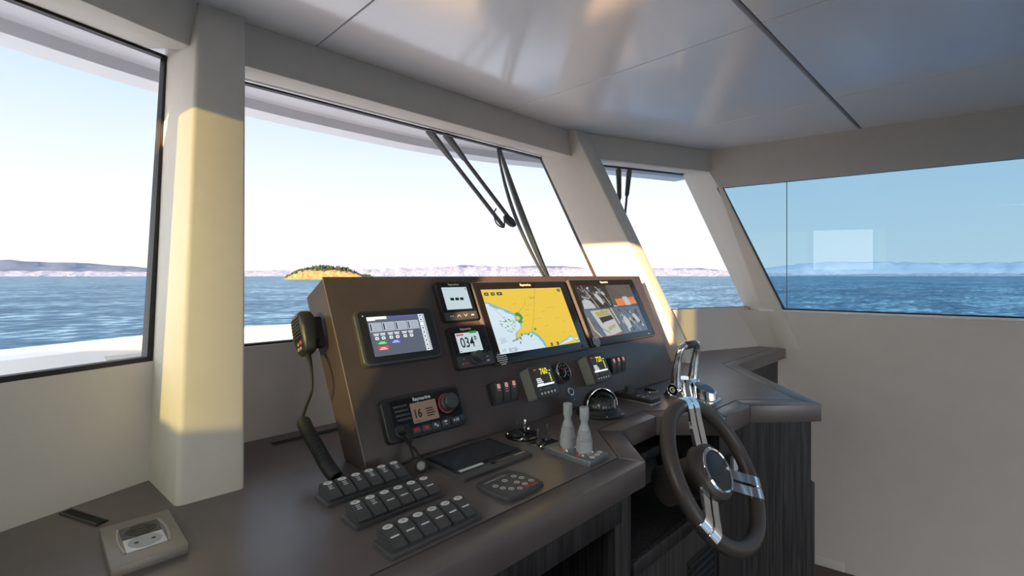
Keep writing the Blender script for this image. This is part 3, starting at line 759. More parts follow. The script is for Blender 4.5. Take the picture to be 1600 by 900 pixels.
# ================================================================== THINGS ON THE COUNTERTOP
# ---- flat screen lying on the counter
r = thing('flat_monitor', 'dark switched-off monitor lying flat on the countertop below the radio', 'monitor', top(.5860, .6795))
plate_obj('housing', r, rrect(.167, .119, .003, 3), 0, .006, .002, dark_gray)
plate_obj('bezel', r, rrect(.155, .092, .002, 2, .0, .0115), .006, .0075, .0006, black_gloss)
b = bm_new(); rect(b, -.072, -.0265, .074, .0510, .0077); obj('screen', b, screen_off, r)
b = bm_new(); rect(b, -.072, -.0385, -.019, -.0300, .0080); obj('label_sticker', b, white_pl, r)
b = bm_new(); rect(b, .012, -.0435, .050, -.0420, .0063); obj('silver_line', b, ink_gray, r)
b = bm_new(); text(b, 'boening', .0085, .064, -.0430, .0063, bold=.0002); obj('lettering', b, ink_white, r)
b = bm_new(); box(b, (-.003, -.0440, .0068), (.009, .006, .002), bev=.0005); obj('sensor', b, black_gloss, r)

# ---- membrane keypad with curved sides
r = thing('lighting_keypad', 'gray membrane keypad with curved ends and round buttons near the counter edge', 'keypad', top(.5460, .5565))
out = [(-.0395, -.0395), (.0400, -.0385)] + [(.0400 + .0045 * math.sin(PI * t / 8), -.0385 + .0780 * t / 8) for t in range(1, 8)] + [(.0365, .0405), (-.0385, .0375)] + [(-.0385 - .0045 * math.sin(PI * t / 8), .0375 - .0770 * t / 8) for t in range(1, 8)]
def arc_side(p, q, bow, n=9):
    P, Q = Vector(p), Vector(q); d = Q - P; nn = Vector((d.y, -d.x)).normalized()
    return [tuple(P + d * i / n + nn * bow * math.sin(PI * i / n)) for i in range(n)]
cn = [(-.0390, -.0385), (.0415, -.0360), (.0360, .0405), (-.0385, .0370)]
out = arc_side(cn[0], cn[1], .004) + arc_side(cn[1], cn[2], .006) + arc_side(cn[2], cn[3], .002) + arc_side(cn[3], cn[0], .007)
plate_obj('housing', r, out, 0, .007, .003, dark_gray, seg=3)
b = bm_new()
BT = [(-.026, .004), (-.004, .013), (.021, .0185), (.029, .004), (.0005, -.0075), (-.0215, -.0100), (-.0150, -.0215), (-.0060, -.0275), (.0150, -.0215), (.0330, -.0150)]
BT = [(-.0255, .0060), (-.0005, .0105), (.0220, .0125), (.0270, -.0005), (.0090, -.0075), (-.0220, -.0075), (-.0140, -.0180), (-.0030, -.0265), (.0140, -.0205), (.0305, -.0190)]
obs = []
for (x, y) in BT:
    b = bm_new(); lathe(b, [(.0046, .0068), (.0046, .0073), (.0034, .0073), (.0034, .0070)], 18, Matrix.Translation((x, y, 0))); rect(b, x - .0016, y - .0010, x + .0016, y + .0010, .0073)
    obj('button', b, ink_gray if False else ink_white, r)
b = bm_new(); 
M2 = Matrix.Translation((-.006, .0245, .0073)) @ Matrix.Rotation(R(2), 4, 'Z'); text(b, 'LIGHTING CONTROL', .0050, -.002, 0, 0, M=M2, bold=.0001); obj('lettering', b, ink_white, r)
b = bm_new(); text(b, 'boening', .0075, .0180, -.0305, .0073, bold=.0004); obj('red_lettering', b, ink_red, r)

# ---- joystick pair on a gray plate
r = thing('thruster_control', 'gray control plate carrying two pale rubber joysticks near the counter corner', 'control', top(.7335, .5680))
plate_obj('base_plate', r, rrect(.063, .108, .004, 4), 0, .010, .003, plate_m)
for (x, y) in ((-.004, .0165), (-.004, -.0225)):
    b = bm_new(); lathe(b, [(.0165, .010), (.0165, .0130), (.0150, .0145)], 28, Matrix.Translation((x, y, 0))); obj('collar', b, chrome, r)
    prof = [(.0145, .0125), (.0150, .018), (.0150, .030)]
    for k in range(4):
        rr_ = .0150 - .0013 * k; zz = .030 + k * .0062
        prof += [(rr_, zz), (rr_ + .0002, zz + .0032), (rr_ - .0016, zz + .0040), (rr_ - .0015, zz + .0058)]
    prof += [(.0090, .058), (.0066, .064), (.0062, .068), (.0076, .0720), (.0086, .0740), (.0088, .0930), (.0082, .0950), (0, .0952)]
    b = bm_new(); lathe(b, prof, 28, Matrix.Translation((x, y, 0))); obj('joystick', b, boot_m, r, sharp=50)
b = bm_new()
for (x, y) in ((-.024, .0165), (-.024, -.0225)): flat(b, [(x - .003, y - .004), (x + .004, y - .004), (x + .004, y + .004), (x - .003, y + .004)], .0103)
obj('red_arrow', b, ink_red, r)
for (x, y) in ((-.0115, -.0455), (.006, -.0440), (.020, -.0400)):
    b = bm_new(); plate(b, circ(.0055, 18, x, y), .0098, .0106, .0003); obj('button', b, white_pl, r)
b = bm_new(); rect(b, -.0055, -.0500, .0005, -.0375, .0103); obj('orange_mark', b, ink_orange, r)

# ---- round and square toggle plates
def toggle(b, x, y, z, tx, ty, L_, r0):
    p = Vector((x, y, z)); q = p + Vector((tx, ty, 1)).normalized() * L_
    tube(b, [p, p + (q - p) * .5, q - (q - p) * .08, q], [r0 * .8, r0, r0 * 1.25, r0 * .9], 12)
r = thing('round_switch_plate', 'round black plate with chrome toggle levers at the foot of the console', 'switch', top(.7385, .7130))
plate_obj('base_plate', r, circ(.0370, 40), 0, .004, .0015, black_gloss)
for (x, y, rr_) in ((-.012, .006, .0150), (.020, .010, .0100)):
    b = bm_new(); lathe(b, [(rr_, .004), (rr_ * .9, .009), (rr_ * .55, .011), (0, .011)], 24, Matrix.Translation((x, y, 0))); obj('boot', b, rubber, r)
for (x, y, tx, ty, Ln) in ((-.004, .012, .0, .1, .026), (.008, .004, .1, 0, .028), (.022, .012, .2, .1, .020), (.0, -.012, -.1, -.4, .018)):
    b = bm_new(); toggle(b, x, y, .005, tx, ty, Ln, .0030); obj('toggle_lever', b, chrome if ty < .1 else dark_gray, r)
for a in (40, 130, 220, 310):
    b = bm_new(); lathe(b, [(.0032, .004), (.0026, .0056), (0, .0060)], 14, Matrix.Translation((.0315 * math.cos(R(a)), .0315 * math.sin(R(a)), 0))); obj('screw', b, chrome, r)
r = thing('square_switch_plate', 'small rectangular steel plate with dark toggle levers beside the joysticks', 'switch', top(.7280, .6520))
r.location = (.7360, .6512, CT)
plate_obj('base_plate', r, rrect(.058, .038, .003, 3), 0, .003, .001, black_gloss)
b = bm_new()
for (x0, y0, x1, y1) in ((-.030, -.020, .030, -.018), (-.030, -.020, -.028, .020), (.028, -.020, .030, .020), (-.030, .018, .030, .020)): box(b, ((x0 + x1) / 2, (y0 + y1) / 2, .0014), (x1 - x0, y1 - y0, .0028))
obj('steel_edge', b, steel, r)
for (x, y, tx, ty, Ln) in ((-.012, .002, -.05, .1, .026), (.016, .006, .12, .1, .028)):
    b = bm_new(); lathe(b, [(.0075, .003), (.0062, .008), (.0035, .010)], 18, Matrix.Translation((x, y, 0))); obj('boot', b, dark_gray, r)
    b = bm_new(); toggle(b, x, y, .006, tx, ty, Ln, .0032); obj('toggle_lever', b, dark_gray, r)
for (x, y) in ((-.023, -.013), (.024, .013)):
    b = bm_new(); lathe(b, [(.0032, .003), (.0026, .0046), (0, .0050)], 14, Matrix.Translation((x, y, 0))); obj('screw', b, chrome, r)

# ---- compass
r = thing('compass', 'black domed steering compass with a clear bowl at the foot of the console', 'compass', top(.9960, .6950))
b = bm_new(); lathe(b, [(.0600, 0), (.0605, .003), (.0580, .006), (.0500, .0085), (.0470, .014), (.0420, .0165), (0, .0165)], 48); obj('base_flange', b, black, r)
for a in (-20, -75, -130, 170, 100):
    b = bm_new(); lathe(b, [(.0036, .0045), (.0030, .0072), (0, .0078)], 14, Matrix.Translation((.0535 * math.cos(R(a)), .0535 * math.sin(R(a)), 0))); obj('screw', b, chrome, r)
b = bm_new()
Mb = Matrix.Translation((0, 0, .0185))
lathe(b, [(.0375 * math.cos(R(a)), .0375 * math.sin(R(a))) for a in range(0, 91, 6)], 40, Mb)
bowl_m = pane_mat('compass_bowl', (.93, .94, .94), 1.0)
obj('bowl', b, bowl_m, r)
b = bm_new(); lathe(b, [(.0318, .0165), (.0318, .0290), (.0285, .0310), (.0120, .0345), (0, .0350)], 40)
obj('card', b, dark_gray, r)
b = bm_new()
for k in range(24):
    a = 2 * PI * k / 24; M2 = Matrix.Rotation(a, 4, 'Z') @ frame((0, -.0320, .0228), (1, 0, 0), (0, -1, 0))
    rect(b, -.0007, -.0025 if k % 3 else -.0032, .0007, .0025, 0, M=M2)
    if k % 3 == 0: text(b, ('N', '03', '06', 'E', '12', '15', 'S', '21')[k // 3],   .0085, 0, -.0002, .0003, M=Matrix.Rotation(a + .12, 4, 'Z') @ frame((0, -.0320, .0228), (1, 0, 0), (0, -1, 0)))
for k in range(12):
    a = 2 * PI * k / 12; rect(b, -.0012, .0195, .0012, .0260, 0, M=Matrix.Translation((0, 0, .0333)) @ Matrix.Rotation(a, 4, 'Z'))
obj('card_marks', b, ink_white, r)
b = bm_new(); box(b, (.012, -.0330, .0270), (.0025, .0025, .0210), bev=.0006); obj('lubber_line', b, ink_gold, r)
# hood: part of a shell, open towards the helm
b = bm_new()
hp = [(.0440 * math.cos(R(a)), .0440 * math.sin(R(a))) for a in range(-4, 91, 6)]
hi_ = [(.0405 * math.cos(R(a)), .0405 * math.sin(R(a))) for a in range(90, -5, -6)]
lathe(b, hp + hi_, 40, Mb, a0=R(-35), a1=R(165))
obj('hood', b, black, r)
b = bm_new()
tube(b, [Vector((.0425 * math.cos(R(a0_)) * math.cos(R(t)), .0425 * math.sin(R(a0_)) * math.cos(R(t)), .0185 + .0425 * math.sin(R(t)))) for a0_, t in [(-35, t) for t in range(0, 90, 6)] + [(165, t) for t in range(90, -1, -6)]], .0018, 8)
obj('hood_rim', b, chrome, r)

# ---- remote pod and round grommet
r = thing('joystick_remote', 'flat black remote keypad with a short round knob lying near the throttle', 'remote control', top(1.1760, .7020, R(-1)))
plate_obj('base', r, rrect(.050, .120, .003, 3), 0, .003, .0008, steel)
plate_obj('housing', r, rrect(.048, .118, .003, 3), .003, .014, .0015, black)
b = bm_new(); lathe(b, [(.0130, .014), (.0130, .020), (.0140, .021), (.0140, .0330), (.0125, .035), (.0100, .034), (0, .034)], 30, Matrix.Translation((-.004, .020, 0))); obj('knob', b, dark_gray, r)
for k, (x, y) in enumerate(((-.010, .046), (.010, -.012), (-.012, -.012), (.010, -.028), (-.012, -.028), (.0, -.044))):
    b = bm_new(); plate(b, rrect(.012, .007, .002, 3, x, y), .0138, .0152, .0005); obj('key', b, ink_gray if k % 2 else gray_pl, r)
r = thing('cable_grommet', 'round cable hole with a dark insert beside the remote keypad', 'grommet', top(1.2965, .7290))
b = bm_new(); lathe(b, [(.0225, 0), (.0225, .0016), (.0195, .0020), (.0190, .0004), (0, .0003)], 36); obj('ring', b, steel, r)
b = bm_new(); plate(b, circ(.0185, 30), .0003, .0010); obj('insert', b, cage_black, r)
b = bm_new(); tube(b, smooth_path([(-.020, .004, .003), (-.012, .010, .006), (-.004, .003, .005), (.002, -.004, .003)], 5), .0025, 8); obj('cable_end', b, rubber, r)

# ---- throttle: chrome twin lever control head
r = thing('throttle_control', 'chrome engine throttle head with a tall loop lever at the counter right', 'throttle', top(1.3030, .6050))
b = bm_new()
plate(b, rrect(.090, .146, .030, 8, 0, 0), 0, .006, .002, 2); obj('base_flange', b, chrome, r)
b = bm_new()
lo = [(x, y, .006) for x, y in rrect(.086, .086, .020, 6, 0, .026)]; hi = [(x, y, .046) for x, y in rrect(.066, .054, .018, 6, 0, .022)]
loft(b, lo, hi)
hi2 = [(x, y, .052) for x, y in rrect(.052, .040, .015, 6, 0, .022)]; loft(b, hi, hi2)
obj('lever_housing', b, chrome, r)
# display pod: a short cylinder with a sloping oval top that faces the helm
b = bm_new(); n_ = 36
lo = [(.031 * math.cos(2 * PI * i / n_), -.038 + .031 * math.sin(2 * PI * i / n_), .006) for i in range(n_)]
hi = [(.030 * math.cos(2 * PI * i / n_), -.036 + .030 * math.sin(2 * PI * i / n_), .034 + .012 * math.sin(2 * PI * i / n_)) for i in range(n_)]
loft(b, lo, hi); obj('display_pod', b, chrome, r)
Mp = frame((0, -.036, .0343), (1, 0, 0), (0, -.4, 1))
b = bm_new(); plate(b, circ(.0265, 36, ry=.0275), 0, .0012, .0006, M=Mp); o = obj('keypad_face', b, plate_m, r)
b = bm_new(); flat(b, [(x, y) for x, y in circ(.0235, 36, ry=.0245) if y < .009], .0014, M=Mp); obj('dark_panel', b, black_gloss, o)
b = bm_new()
for (x, y) in ((-.012, .003), (.010, .003), (-.004, -.010), (.006, -.010), (0, -.016)): plate(b, circ(.0016, 10, x, y), .0014, .0017, M=Mp)
rect(b, -.003, .001, .003, .003, .0017, M=Mp, mi=1)
obj('key_marks', b, [ink_gray, ink_red], o)
# lever: two chrome legs on a cross shaft, joined by a black grip
b = bm_new(); tube(b, [(-.066, .022, .030), (.066, .022, .030)], .0155, 28); obj('pivot_shaft', b, chrome, r)
lev = {}
for s_ in (-1, 1):
    b = bm_new()
    pa = smooth_path([(s_ * .050, .022, .028), (s_ * .053, .021, .060), (s_ * .054, .016, .100), (s_ * .053, .010, .130), (s_ * .047, .007, .1430), (s_ * .032, .006, .1460)], 6)
    nn = len(pa); rad = [.0155 - .0062 * min(1, i / (nn * .45)) for i in range(nn)]
    tube(b, pa, rad, 16); lev[s_] = obj('lever_leg', b, chrome, r)
b = bm_new(); tube(b, [(-.032, .006, .1458), (-.026, .006, .1462), (.026, .006, .1462), (.032, .006, .1458)], [.0088, .0108, .0108, .0088], 20); obj('hand_grip', b, black, r)
Me = frame((-.0665, .022, .030), (0, -1, 0), (-1, -.0, .0))
b = bm_new(); lathe(b, [(.0150, 0), (.0150, .003), (.0125, .0045), (.0110, .0035), (0, .0035)], 30, Me); o = obj('end_cap', b, black_gloss, r)
b = bm_new(); lathe(b, [(.0150, .003), (.0160, .0035), (.0150, .0050), (.0138, .0046)], 30, Me); obj('cap_ring', b, chrome, o)
b = bm_new(); lathe(b, [(.0078, .0042), (.0078, .0046), (.0048, .0046), (.0048, .0042)], 24, Me, a0=R(40), a1=R(330)); rect(b, -.001, -.002, .0075, .002, .0044, M=Me); obj('emblem', b, white_pl, o)

# ---- steering wheel
WC = Vector((1.015, .424, .889)); WT = .525
wn = Vector((0, -math.cos(WT), math.sin(WT))); we1 = Vector((1, 0, 0)); we2 = Vector((0, math.sin(WT), math.cos(WT)))
MW = Matrix(((1, 0, 0, WC.x), (0, we2.y, wn.y, WC.y), (0, we2.z, wn.z, WC.z), (0, 0, 0, 1)))
r = thing('steering_wheel', 'brown leather steering wheel with paired chrome spokes in front of the counter cut-out', 'steering wheel', MW)
RW = .1433
b = bm_new(); tube(b, [(RW * math.cos(2 * PI * i / 96), RW * math.sin(2 * PI * i / 96), 0) for i in range(96)], .0158, 20, closed=True); obj('rim', b, rim_m, r)
b = bm_new(); lathe(b, [(0, -.034), (.040, -.034), (.058, -.024), (.0605, -.008), (.0560, .004), (.0480, .0095), (.0450, .0080), (0, .0070)], 48); obj('hub', b, rim_m, r)
b = bm_new(); lathe(b, [(.0395, .0080), (.0405, .0125), (.0440, .0140), (.0475, .0115), (.0480, .0075)], 48); obj('hub_ring', b, chrome, r)
b = bm_new(); lathe(b, [(.0400, .0075), (.0395, .0105), (.030, .0125), (0, .0135)], 48); obj('hub_cap', b, black, r)
b = bm_new(); lathe(b, [(.0430, -.130), (.0430, -.022), (.0400, -.016)], 36); obj('column', b, rim_m, r)
for a in (82, -32, -150):
    Ms = Matrix.Rotation(R(a), 4, 'Z')
    for s_ in (-1, 1):
        b = bm_new()
        lo = [(.046, s_ * .0025, -.004), (.046, s_ * .0185, -.004), (.046, s_ * .0185, .004), (.046, s_ * .0025, .004)]
        # blade from the hub out to the rim, then wrapping over it
        prof = [(.050, -.002), (.070, .002), (.105, .010), (.128, .0165), (.140, .0185), (.150, .0165), (.1580, .0095), (.1605, .0)]
        und = [(.1585, .0), (.1560, .0080), (.149, .0145), (.140, .0160), (.128, .0130), (.105, .003), (.070, -.006), (.050, -.010)]
        pr = prof + und
        loft(b, [(x, s_ * .0030, z) for x, z in pr], [(x, s_ * .0235, z) for x, z in pr], M=Ms)
        obj('spoke', b, chrome, r)
    b = bm_new(); tube(b, [(RW * math.cos(R(a) + t * .050), RW * math.sin(R(a) + t * .050), 0) for t in (-3.2, -2, -1, 0, 1, 2, 3.2)], .0164, 20); obj('rim_clamp', b, chrome, r)

# ---- black housing under the counter, left of the wheel
r = thing('steering_housing', 'black rounded housing under the counter behind the steering wheel', 'housing', Matrix.Translation((1.128, .655, .752)))
b = bm_new(); box(b, (0, 0, 0), (.10, .045, .150), bev=.020, seg=4); obj('body', b, dark_gray, r)
b = bm_new(); tube(b, smooth_path([(-.045, -.024, .070), (-.050, -.025, .040), (-.050, -.025, -.040), (-.042, -.025, -.066), (-.02, -.025, -.070)], 5), .0045, 8); obj('edge_trim', b, dark_gray, r)
b = bm_new(); box(b, (-.01, 0, .093), (.095, .060, .030), bev=.008, seg=2); obj('top_cover', b, dark_gray, r)

# ---- wall socket plate
r = thing('socket_plate', 'brushed metal double socket plate, one insert black and one white, at the counter left end', 'socket', top(.1000, .7635))
plate_obj('frame', r, rrect(.075, .125, .002, 2), 0, .011, .0015, nickel)
for s_ in (-1, 1):
    b = bm_new()
    tube(b, [(s_ * .0215 + s_ * .0035 * math.sin(PI * t / 10), -.0365 + .073 * t / 10, .0112) for t in range(11)], .0016, 6)
    obj('insert_trim', b, steel, r)
def ell(cx, cy): return circ(.0175, 32, cx, cy, ry=.0170)
for nm, cy, m1, m2, lb in (('socket_insert', .0185, dark_gray, black_gloss, 'black socket insert'), ('socket_insert', -.0185, white_pl, boot_m, 'white socket insert')):
    b = bm_new(); plate(b, rrect(.040, .035, .001, 2, 0, cy), .011, .0125, .0004); o = obj(nm, b, m1, r, label=lb)
    b = bm_new(); lathe(b, [(.0172, .0126), (.0168, .0130), (.0160, .0127), (.0150, .0126), (0, .0126)], 32, Matrix.Translation((0, cy, 0))); 
    o2 = obj('socket_well', b, m2, o)
    b = bm_new()
    for s_ in (-1, 1): plate(b, circ(.0024, 12, s_ * .0085, cy), .0126, .0129)
    obj('pin_hole', b, ink_black, o2)

# ---- slot vents let into the counter along the wall
b = bm_new(); box(b, (.4200, 1.030, CT + .0006), (.150, .009, .0026)); box(b, (.4200, 1.0355, CT + .0010), (.154, .0016, .0030), mi=1); box(b, (.4200, 1.0245, CT + .0010), (.154, .0016, .0030), mi=1)
o = obj('defroster_slot', b, [cage_black, dark_gray]); tag(o, 'long black air slot in the counter below the centre windscreen', 'vent', 'air slots in the countertop')
b = bm_new(); Mx = top(.052, .906, R(-67)) 
box(b, (0, 0, .0008), (.085, .011, .0026), M=Mx); box(b, (0, .0065, .0010), (.088, .0018, .0030), M=Mx, mi=1); box(b, (0, -.0065, .0010), (.088, .0018, .0030), M=Mx, mi=1)
o = obj('defroster_slot', b, [cage_black, dark_gray]); tag(o, 'short black air slot behind the metal socket plate', 'vent', 'air slots in the countertop')

# ---- radio handset on the side of the console, with its coiled cord
HB = Vector((.366, .925, 1.190))
r = thing('radio_handset', 'black radio handset clipped to the left side of the console, coiled cord hanging', 'handset', Matrix.Translation(HB))
tilt = Matrix.Rotation(R(-24), 4, 'X')
# local: x = towards the console, y forward, z up
b = bm_new()
sec = [(-.040, .0165, .0095), (-.034, .0215, .0120), (-.015, .0255, .0140), (.008, .0285, .0155), (.026, .0280, .0150), (.036, .0230, .0125), (.041, .0130, .0080)]
ringp = []
for zz, hy, hx in sec: ringp.append([(x, y, zz) for x, y in rrect(hx * 2, hy * 2, min(hx, hy) * .75, 4)])
t = bm_new()
vs = [[t.verts.new(p) for p in rp] for rp in ringp]
t.faces.new(list(reversed(vs[0]))); t.faces.new(vs[-1])
for A, B in zip(vs, vs[1:]):
    n_ = len(A)
    for i in range(n_): t.faces.new((A[i], A[(i + 1) % n_], B[(i + 1) % n_], B[i]))
bmesh.ops.recalc_face_normals(t, faces=t.faces[:]); add(b, t, tilt); obj('body', b, black, r, sharp=60)
for k in range(7):
    b = bm_new(); zz = .028 - k * .0062; box(b, (-.0150 - .0003 * k, -.002, zz), (.0030, .034, .0024), bev=.0008, seg=1, M=tilt); obj('grille_slat', b, dark_gray, r)
b = bm_new(); box(b, (-.0138, -.010, -.020), (.003, .008, .007), bev=.001, M=tilt); obj('red_button', b, ink_red, r, label='small red button')
for (y, z_) in ((.004, -.020), (-.004, -.029), (.007, -.029)):
    b = bm_new(); box(b, (-.0125, y, z_), (.003, .007, .006), bev=.001, M=tilt); obj('button', b, gray_pl, r)
b = bm_new(); box(b, (.0170, .000, .004), (.010, .030, .044), bev=.003, M=tilt); lathe(b, [(.010, 0), (.010, .010), (.007, .012)], 20, tilt @ frame((.018, .001, .022), (0, 1, 0), (1, 0, 0))); lathe(b, [(.009, 0), (.009, .008), (.006, .010)], 20, tilt @ frame((.018, .001, -.022), (0, 1, 0), (1, 0, 0)))
box(b, (.028, .001, .0), (.012, .020, .060), bev=.003, M=tilt); obj('hanger_clip', b, rubber, r)
b = bm_new()
end = tilt @ Vector((0, 0, -.040))
p_end = HB + end
path = [p_end, Vector((.360, .880, 1.130)), Vector((.355, .866, 1.095)), Vector((.350, .881, 1.060)), Vector((.349, .893, 1.040))]
sp = smooth_path(path, 6)
tube(b, [p - HB for p in sp], [.0052 - .0026 * min(1, i / 7) for i in range(len(sp))], 10)
# coil
axis = smooth_path([(.349, .893, 1.040), (.346, .862, 1.026), (.345, .820, 1.008), (.346, .780, .986), (.350, .757, .9735)], 40)
coil = []; turns = 34; n_ = len(axis) - 1; NS = turns * 14
for i in range(NS + 1):
    t_ = i / NS; f_ = t_ ** .82 * n_; j = min(int(f_), n_ - 1); p = axis[j].lerp(axis[j + 1], f_ - j)
    tg = (axis[j + 1] - axis[j]).normalized(); a_ = Vector((1, 0, 0)); a_ = (a_ - tg * tg.dot(a_)).normalized(); b_ = tg.cross(a_)
    rr_ = .0096 * min(1, .35 + t_ * 12) ; ang = 2 * PI * turns * t_
    coil.append(p + a_ * rr_ * math.cos(ang) + b_ * rr_ * math.sin(ang) - HB)
tube(b, coil, .0026, 7)
last = coil[-1] + HB
rest = smooth_path([last, Vector((.366, .752, .9665)), Vector((.392, .7535, .9640)), Vector((.43, .7550, .9640)), Vector((.462, .7510, .9645)), Vector((.482, .738, .975)), dpt(.486, .020, .024), dpt(.484, .036, .034), dpt(.482, .045, .036)], 7)
tube(b, [Vector(p) - HB for p in rest], .0024, 8)
obj('cord', b, rubber, r, sharp=60)
b = bm_new()
Mh = Matrix.Translation(-HB)
tube(b, [Mh @ Vector(dpt(.4795, .053, .018)), Mh @ Vector(dpt(.4795, .053, .036)), Mh @ Vector(dpt(.4795, .053, .040))], [.0098, .0098, .0075], 20)
tube(b, [Mh @ Vector(p) for p in (dpt(.4795, .054, .0290), dpt(.4805, .046, .0345), dpt(.482, .036, .035), dpt(.484, .028, .031))], [.0085, .0065, .0050, .0036], 14)
obj('cord_plug', b, rubber, r)

# ================================================================== CABINET UNDER THE COUNTER
r = thing('helm_cabinet', 'black oak cabinet under the counter with open knee space and shelf', 'cabinet', Matrix.Identity(4))
zt = CT - .0455
b = bm_new(); box(b, (.7590, .600, zt / 2), (.034, .250, zt), bev=.0015); obj('side_post', b, wood, r)
b = bm_new(); box(b, (.170, .483, zt - .026), (1.142, .022, .052), bev=.0015); obj('top_rail', b, wood, r)
b = bm_new(); box(b, (.731, .483, (zt - .052) / 2), (.020, .020, zt - .052), bev=.001); obj('door_stile', b, wood, r)
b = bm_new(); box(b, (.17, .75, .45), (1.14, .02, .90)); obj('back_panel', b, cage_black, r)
b = bm_new(); box(b, (.985, .590, .762), (.415, .230, .018), bev=.0015); obj('shelf', b, wood, r)
b = bm_new(); box(b, (.985, .479, .760), (.415, .016, .030), bev=.002); obj('shelf_lip', b, wood, r)
b = bm_new(); box(b, (.985, .500, .375), (.415, .018, .745), bev=.0015); obj('lower_panel', b, wood, r)
b = bm_new(); box(b, (.985, .712, .84), (.415, .016, .148)); obj('knee_back', b, wood, r)
# louvre let into the lower panel
for k in range(6):
    b = bm_new(); box(b, (1.105, .4895, .650 - k * .0185), (.135, .010, .0085), bev=.002, rot=Matrix.Rotation(R(25), 4, 'X')); obj('louvre_slat', b, black, r)
b = bm_new(); box(b, (1.105, .4915, .604), (.145, .003, .118)); obj('louvre_back', b, cage_black, r)
# right-hand body
def cab(b, pts, z0, z1, bev=.0015): plate(b, pts, z0, z1, bev, 1)
b = bm_new(); cab(b, [(1.192, .485), (1.337, .481), (1.460, .3535), (1.875, .716), (2.43, .722), (2.40, .80), (1.192, .78)], 0, zt); obj('body', b, wood, r)
b = bm_new(); 
d_ = Vector((1.875 - 1.460, .716 - .3535, 0)).normalized(); nrm_ = Vector((d_.y, -d_.x, 0))
q0 = Vector((1.460, .3535, 0)) + d_ * .004; q1 = Vector((1.875, .716, 0)) - d_ * .02
q = [q0, q0 + nrm_ * .012, q1 + nrm_ * .012, q1]
loft(b, [(p.x, p.y, .03) for p in q], [(p.x, p.y, .752) for p in q], bev=.002, only_long=False); obj('side_door', b, wood, r)
b = bm_new(); tube(b, [(q0 + nrm_ * .012 + d_ * .01).to_tuple()[:2] + (.745,), (q0 + nrm_ * .012 + d_ * .01).to_tuple()[:2] + (.05,)], .0018, 6); obj('door_edge', b, dark_gray, r)
# ---- light switch behind the wheel
r = thing('wall_switch', 'small pale switch on the dark cabinet behind the steering wheel', 'switch', frame((1.250, .4835, .826), (1, 0, 0), (0, -1, 0)))
plate_obj('frame', r, rrect(.046, .050, .004, 3), 0, .012, .002, dark_gray)
b = bm_new(); plate(b, rrect(.026, .034, .003, 3, .003, 0), .012, .016, .001); obj('rocker', b, white_pl, r)

# ================================================================== OUTSIDE: WIPERS, ROOF, COAMING
def wp(x, z, o=0): return Vector((x, 1.15 + K * (z - CT) + o, z))
r = thing('windscreen_wiper', 'large double-armed wiper on the centre windscreen', 'wiper', Matrix.Translation(wp(1.15, 1.87)))
O = wp(1.15, 1.87)
for (p, q, nm) in (((1.108, 1.872), (1.345, 1.495), 'arm'), ((1.192, 1.872), (1.395, 1.535), 'arm')):
    b = bm_new(); a_, c_ = wp(*p), wp(*q); d_ = c_ - a_
    tube(b, [a_ - O, a_ + d_ * .02 - O, a_ + d_ * .29 - O, a_ + d_ * .31 - O], [.018, .0185, .0125, .009], 8, sx=.6, up=(0, -1, K))
    tube(b, [a_ + d_ * .30 - O, c_ - O], .0082, 8)
    obj(nm, b, dark_gray, r)
b = bm_new(); ca = wp(1.392, 1.522, .0)
lathe(b, [(.0, -.010), (.020, -.010), (.024, -.004), (.024, .006), (.016, .012), (0, .012)], 24, frame(ca - O, (.55, .35, -.78), (0, -1, K)) @ Matrix.Diagonal((1.35, .8, 1, 1))); obj('hub', b, black, r)
b = bm_new(); a_, c_ = wp(1.447, 1.858, -.012), wp(1.470, 1.225, -.012)
a_ = wp(1.452, 1.858, -.02); m_ = wp(1.400, 1.520, -.02); c_ = wp(1.478, 1.235, -.02)
b2 = smooth_path([wp(1.452, 1.858, -.02), wp(1.432, 1.71, -.024), wp(1.415, 1.55, -.026), wp(1.430, 1.40, -.024), wp(1.470, 1.25, -.02)], 8)
b2 = [wp(1.452 + .020 * t - .050 * math.sin(PI * t), 1.858 - .62 * t, -.022) for t in [i / 16 for i in range(17)]]
b3 = [wp(1.460 + .020 * t - .016 * math.sin(PI * t), 1.858 - .62 * t, -.026) for t in [i / 16 for i in range(17)]]
tube(b, [p - O for p in b2], [.0055 + .004 * math.sin(PI * i / 16) for i in range(17)], 8, sx=.8); obj('blade_frame', b, dark_gray, r)
b = bm_new(); tube(b, [p - O for p in b3], [.012 + .010 * math.sin(PI * i / 16) for i in range(17)], 8, sx=.6); obj('rubber_edge', b, dark_gray, r)
b = bm_new(); tube(b, smooth_path([p - O for p in (wp(1.338, 1.57), wp(1.315, 1.545), wp(1.312, 1.505), wp(1.345, 1.492), wp(1.366, 1.530))], 6), .0030, 6); obj('washer_hose', b, rubber, r)
def w3(x, y, z): return Vector((x, y, z))
r = thing('side_wiper', 'twin-armed wiper seen through the narrow front window right of the pillar', 'wiper', Matrix.Translation((2.25, 1.449, 1.87)))
O = Vector((2.25, 1.449, 1.87))
for (p, q) in (((2.251, 1.455, 1.872), (2.110, 1.355, 1.56)), ((2.318, 1.430, 1.872), (2.150, 1.352, 1.60))):
    a_, c_ = Vector(p), Vector(q); d_ = c_ - a_; b = bm_new()
    tube(b, [a_ - O, a_ + d_ * .03 - O, a_ + d_ * .55 - O, a_ + d_ * .58 - O], [.013, .015, .011, .007], 8, sx=.6, up=(SN, -CS, 0)); tube(b, [a_ + d_ * .57 - O, c_ - O], .006, 8)
    obj('arm', b, black, r)

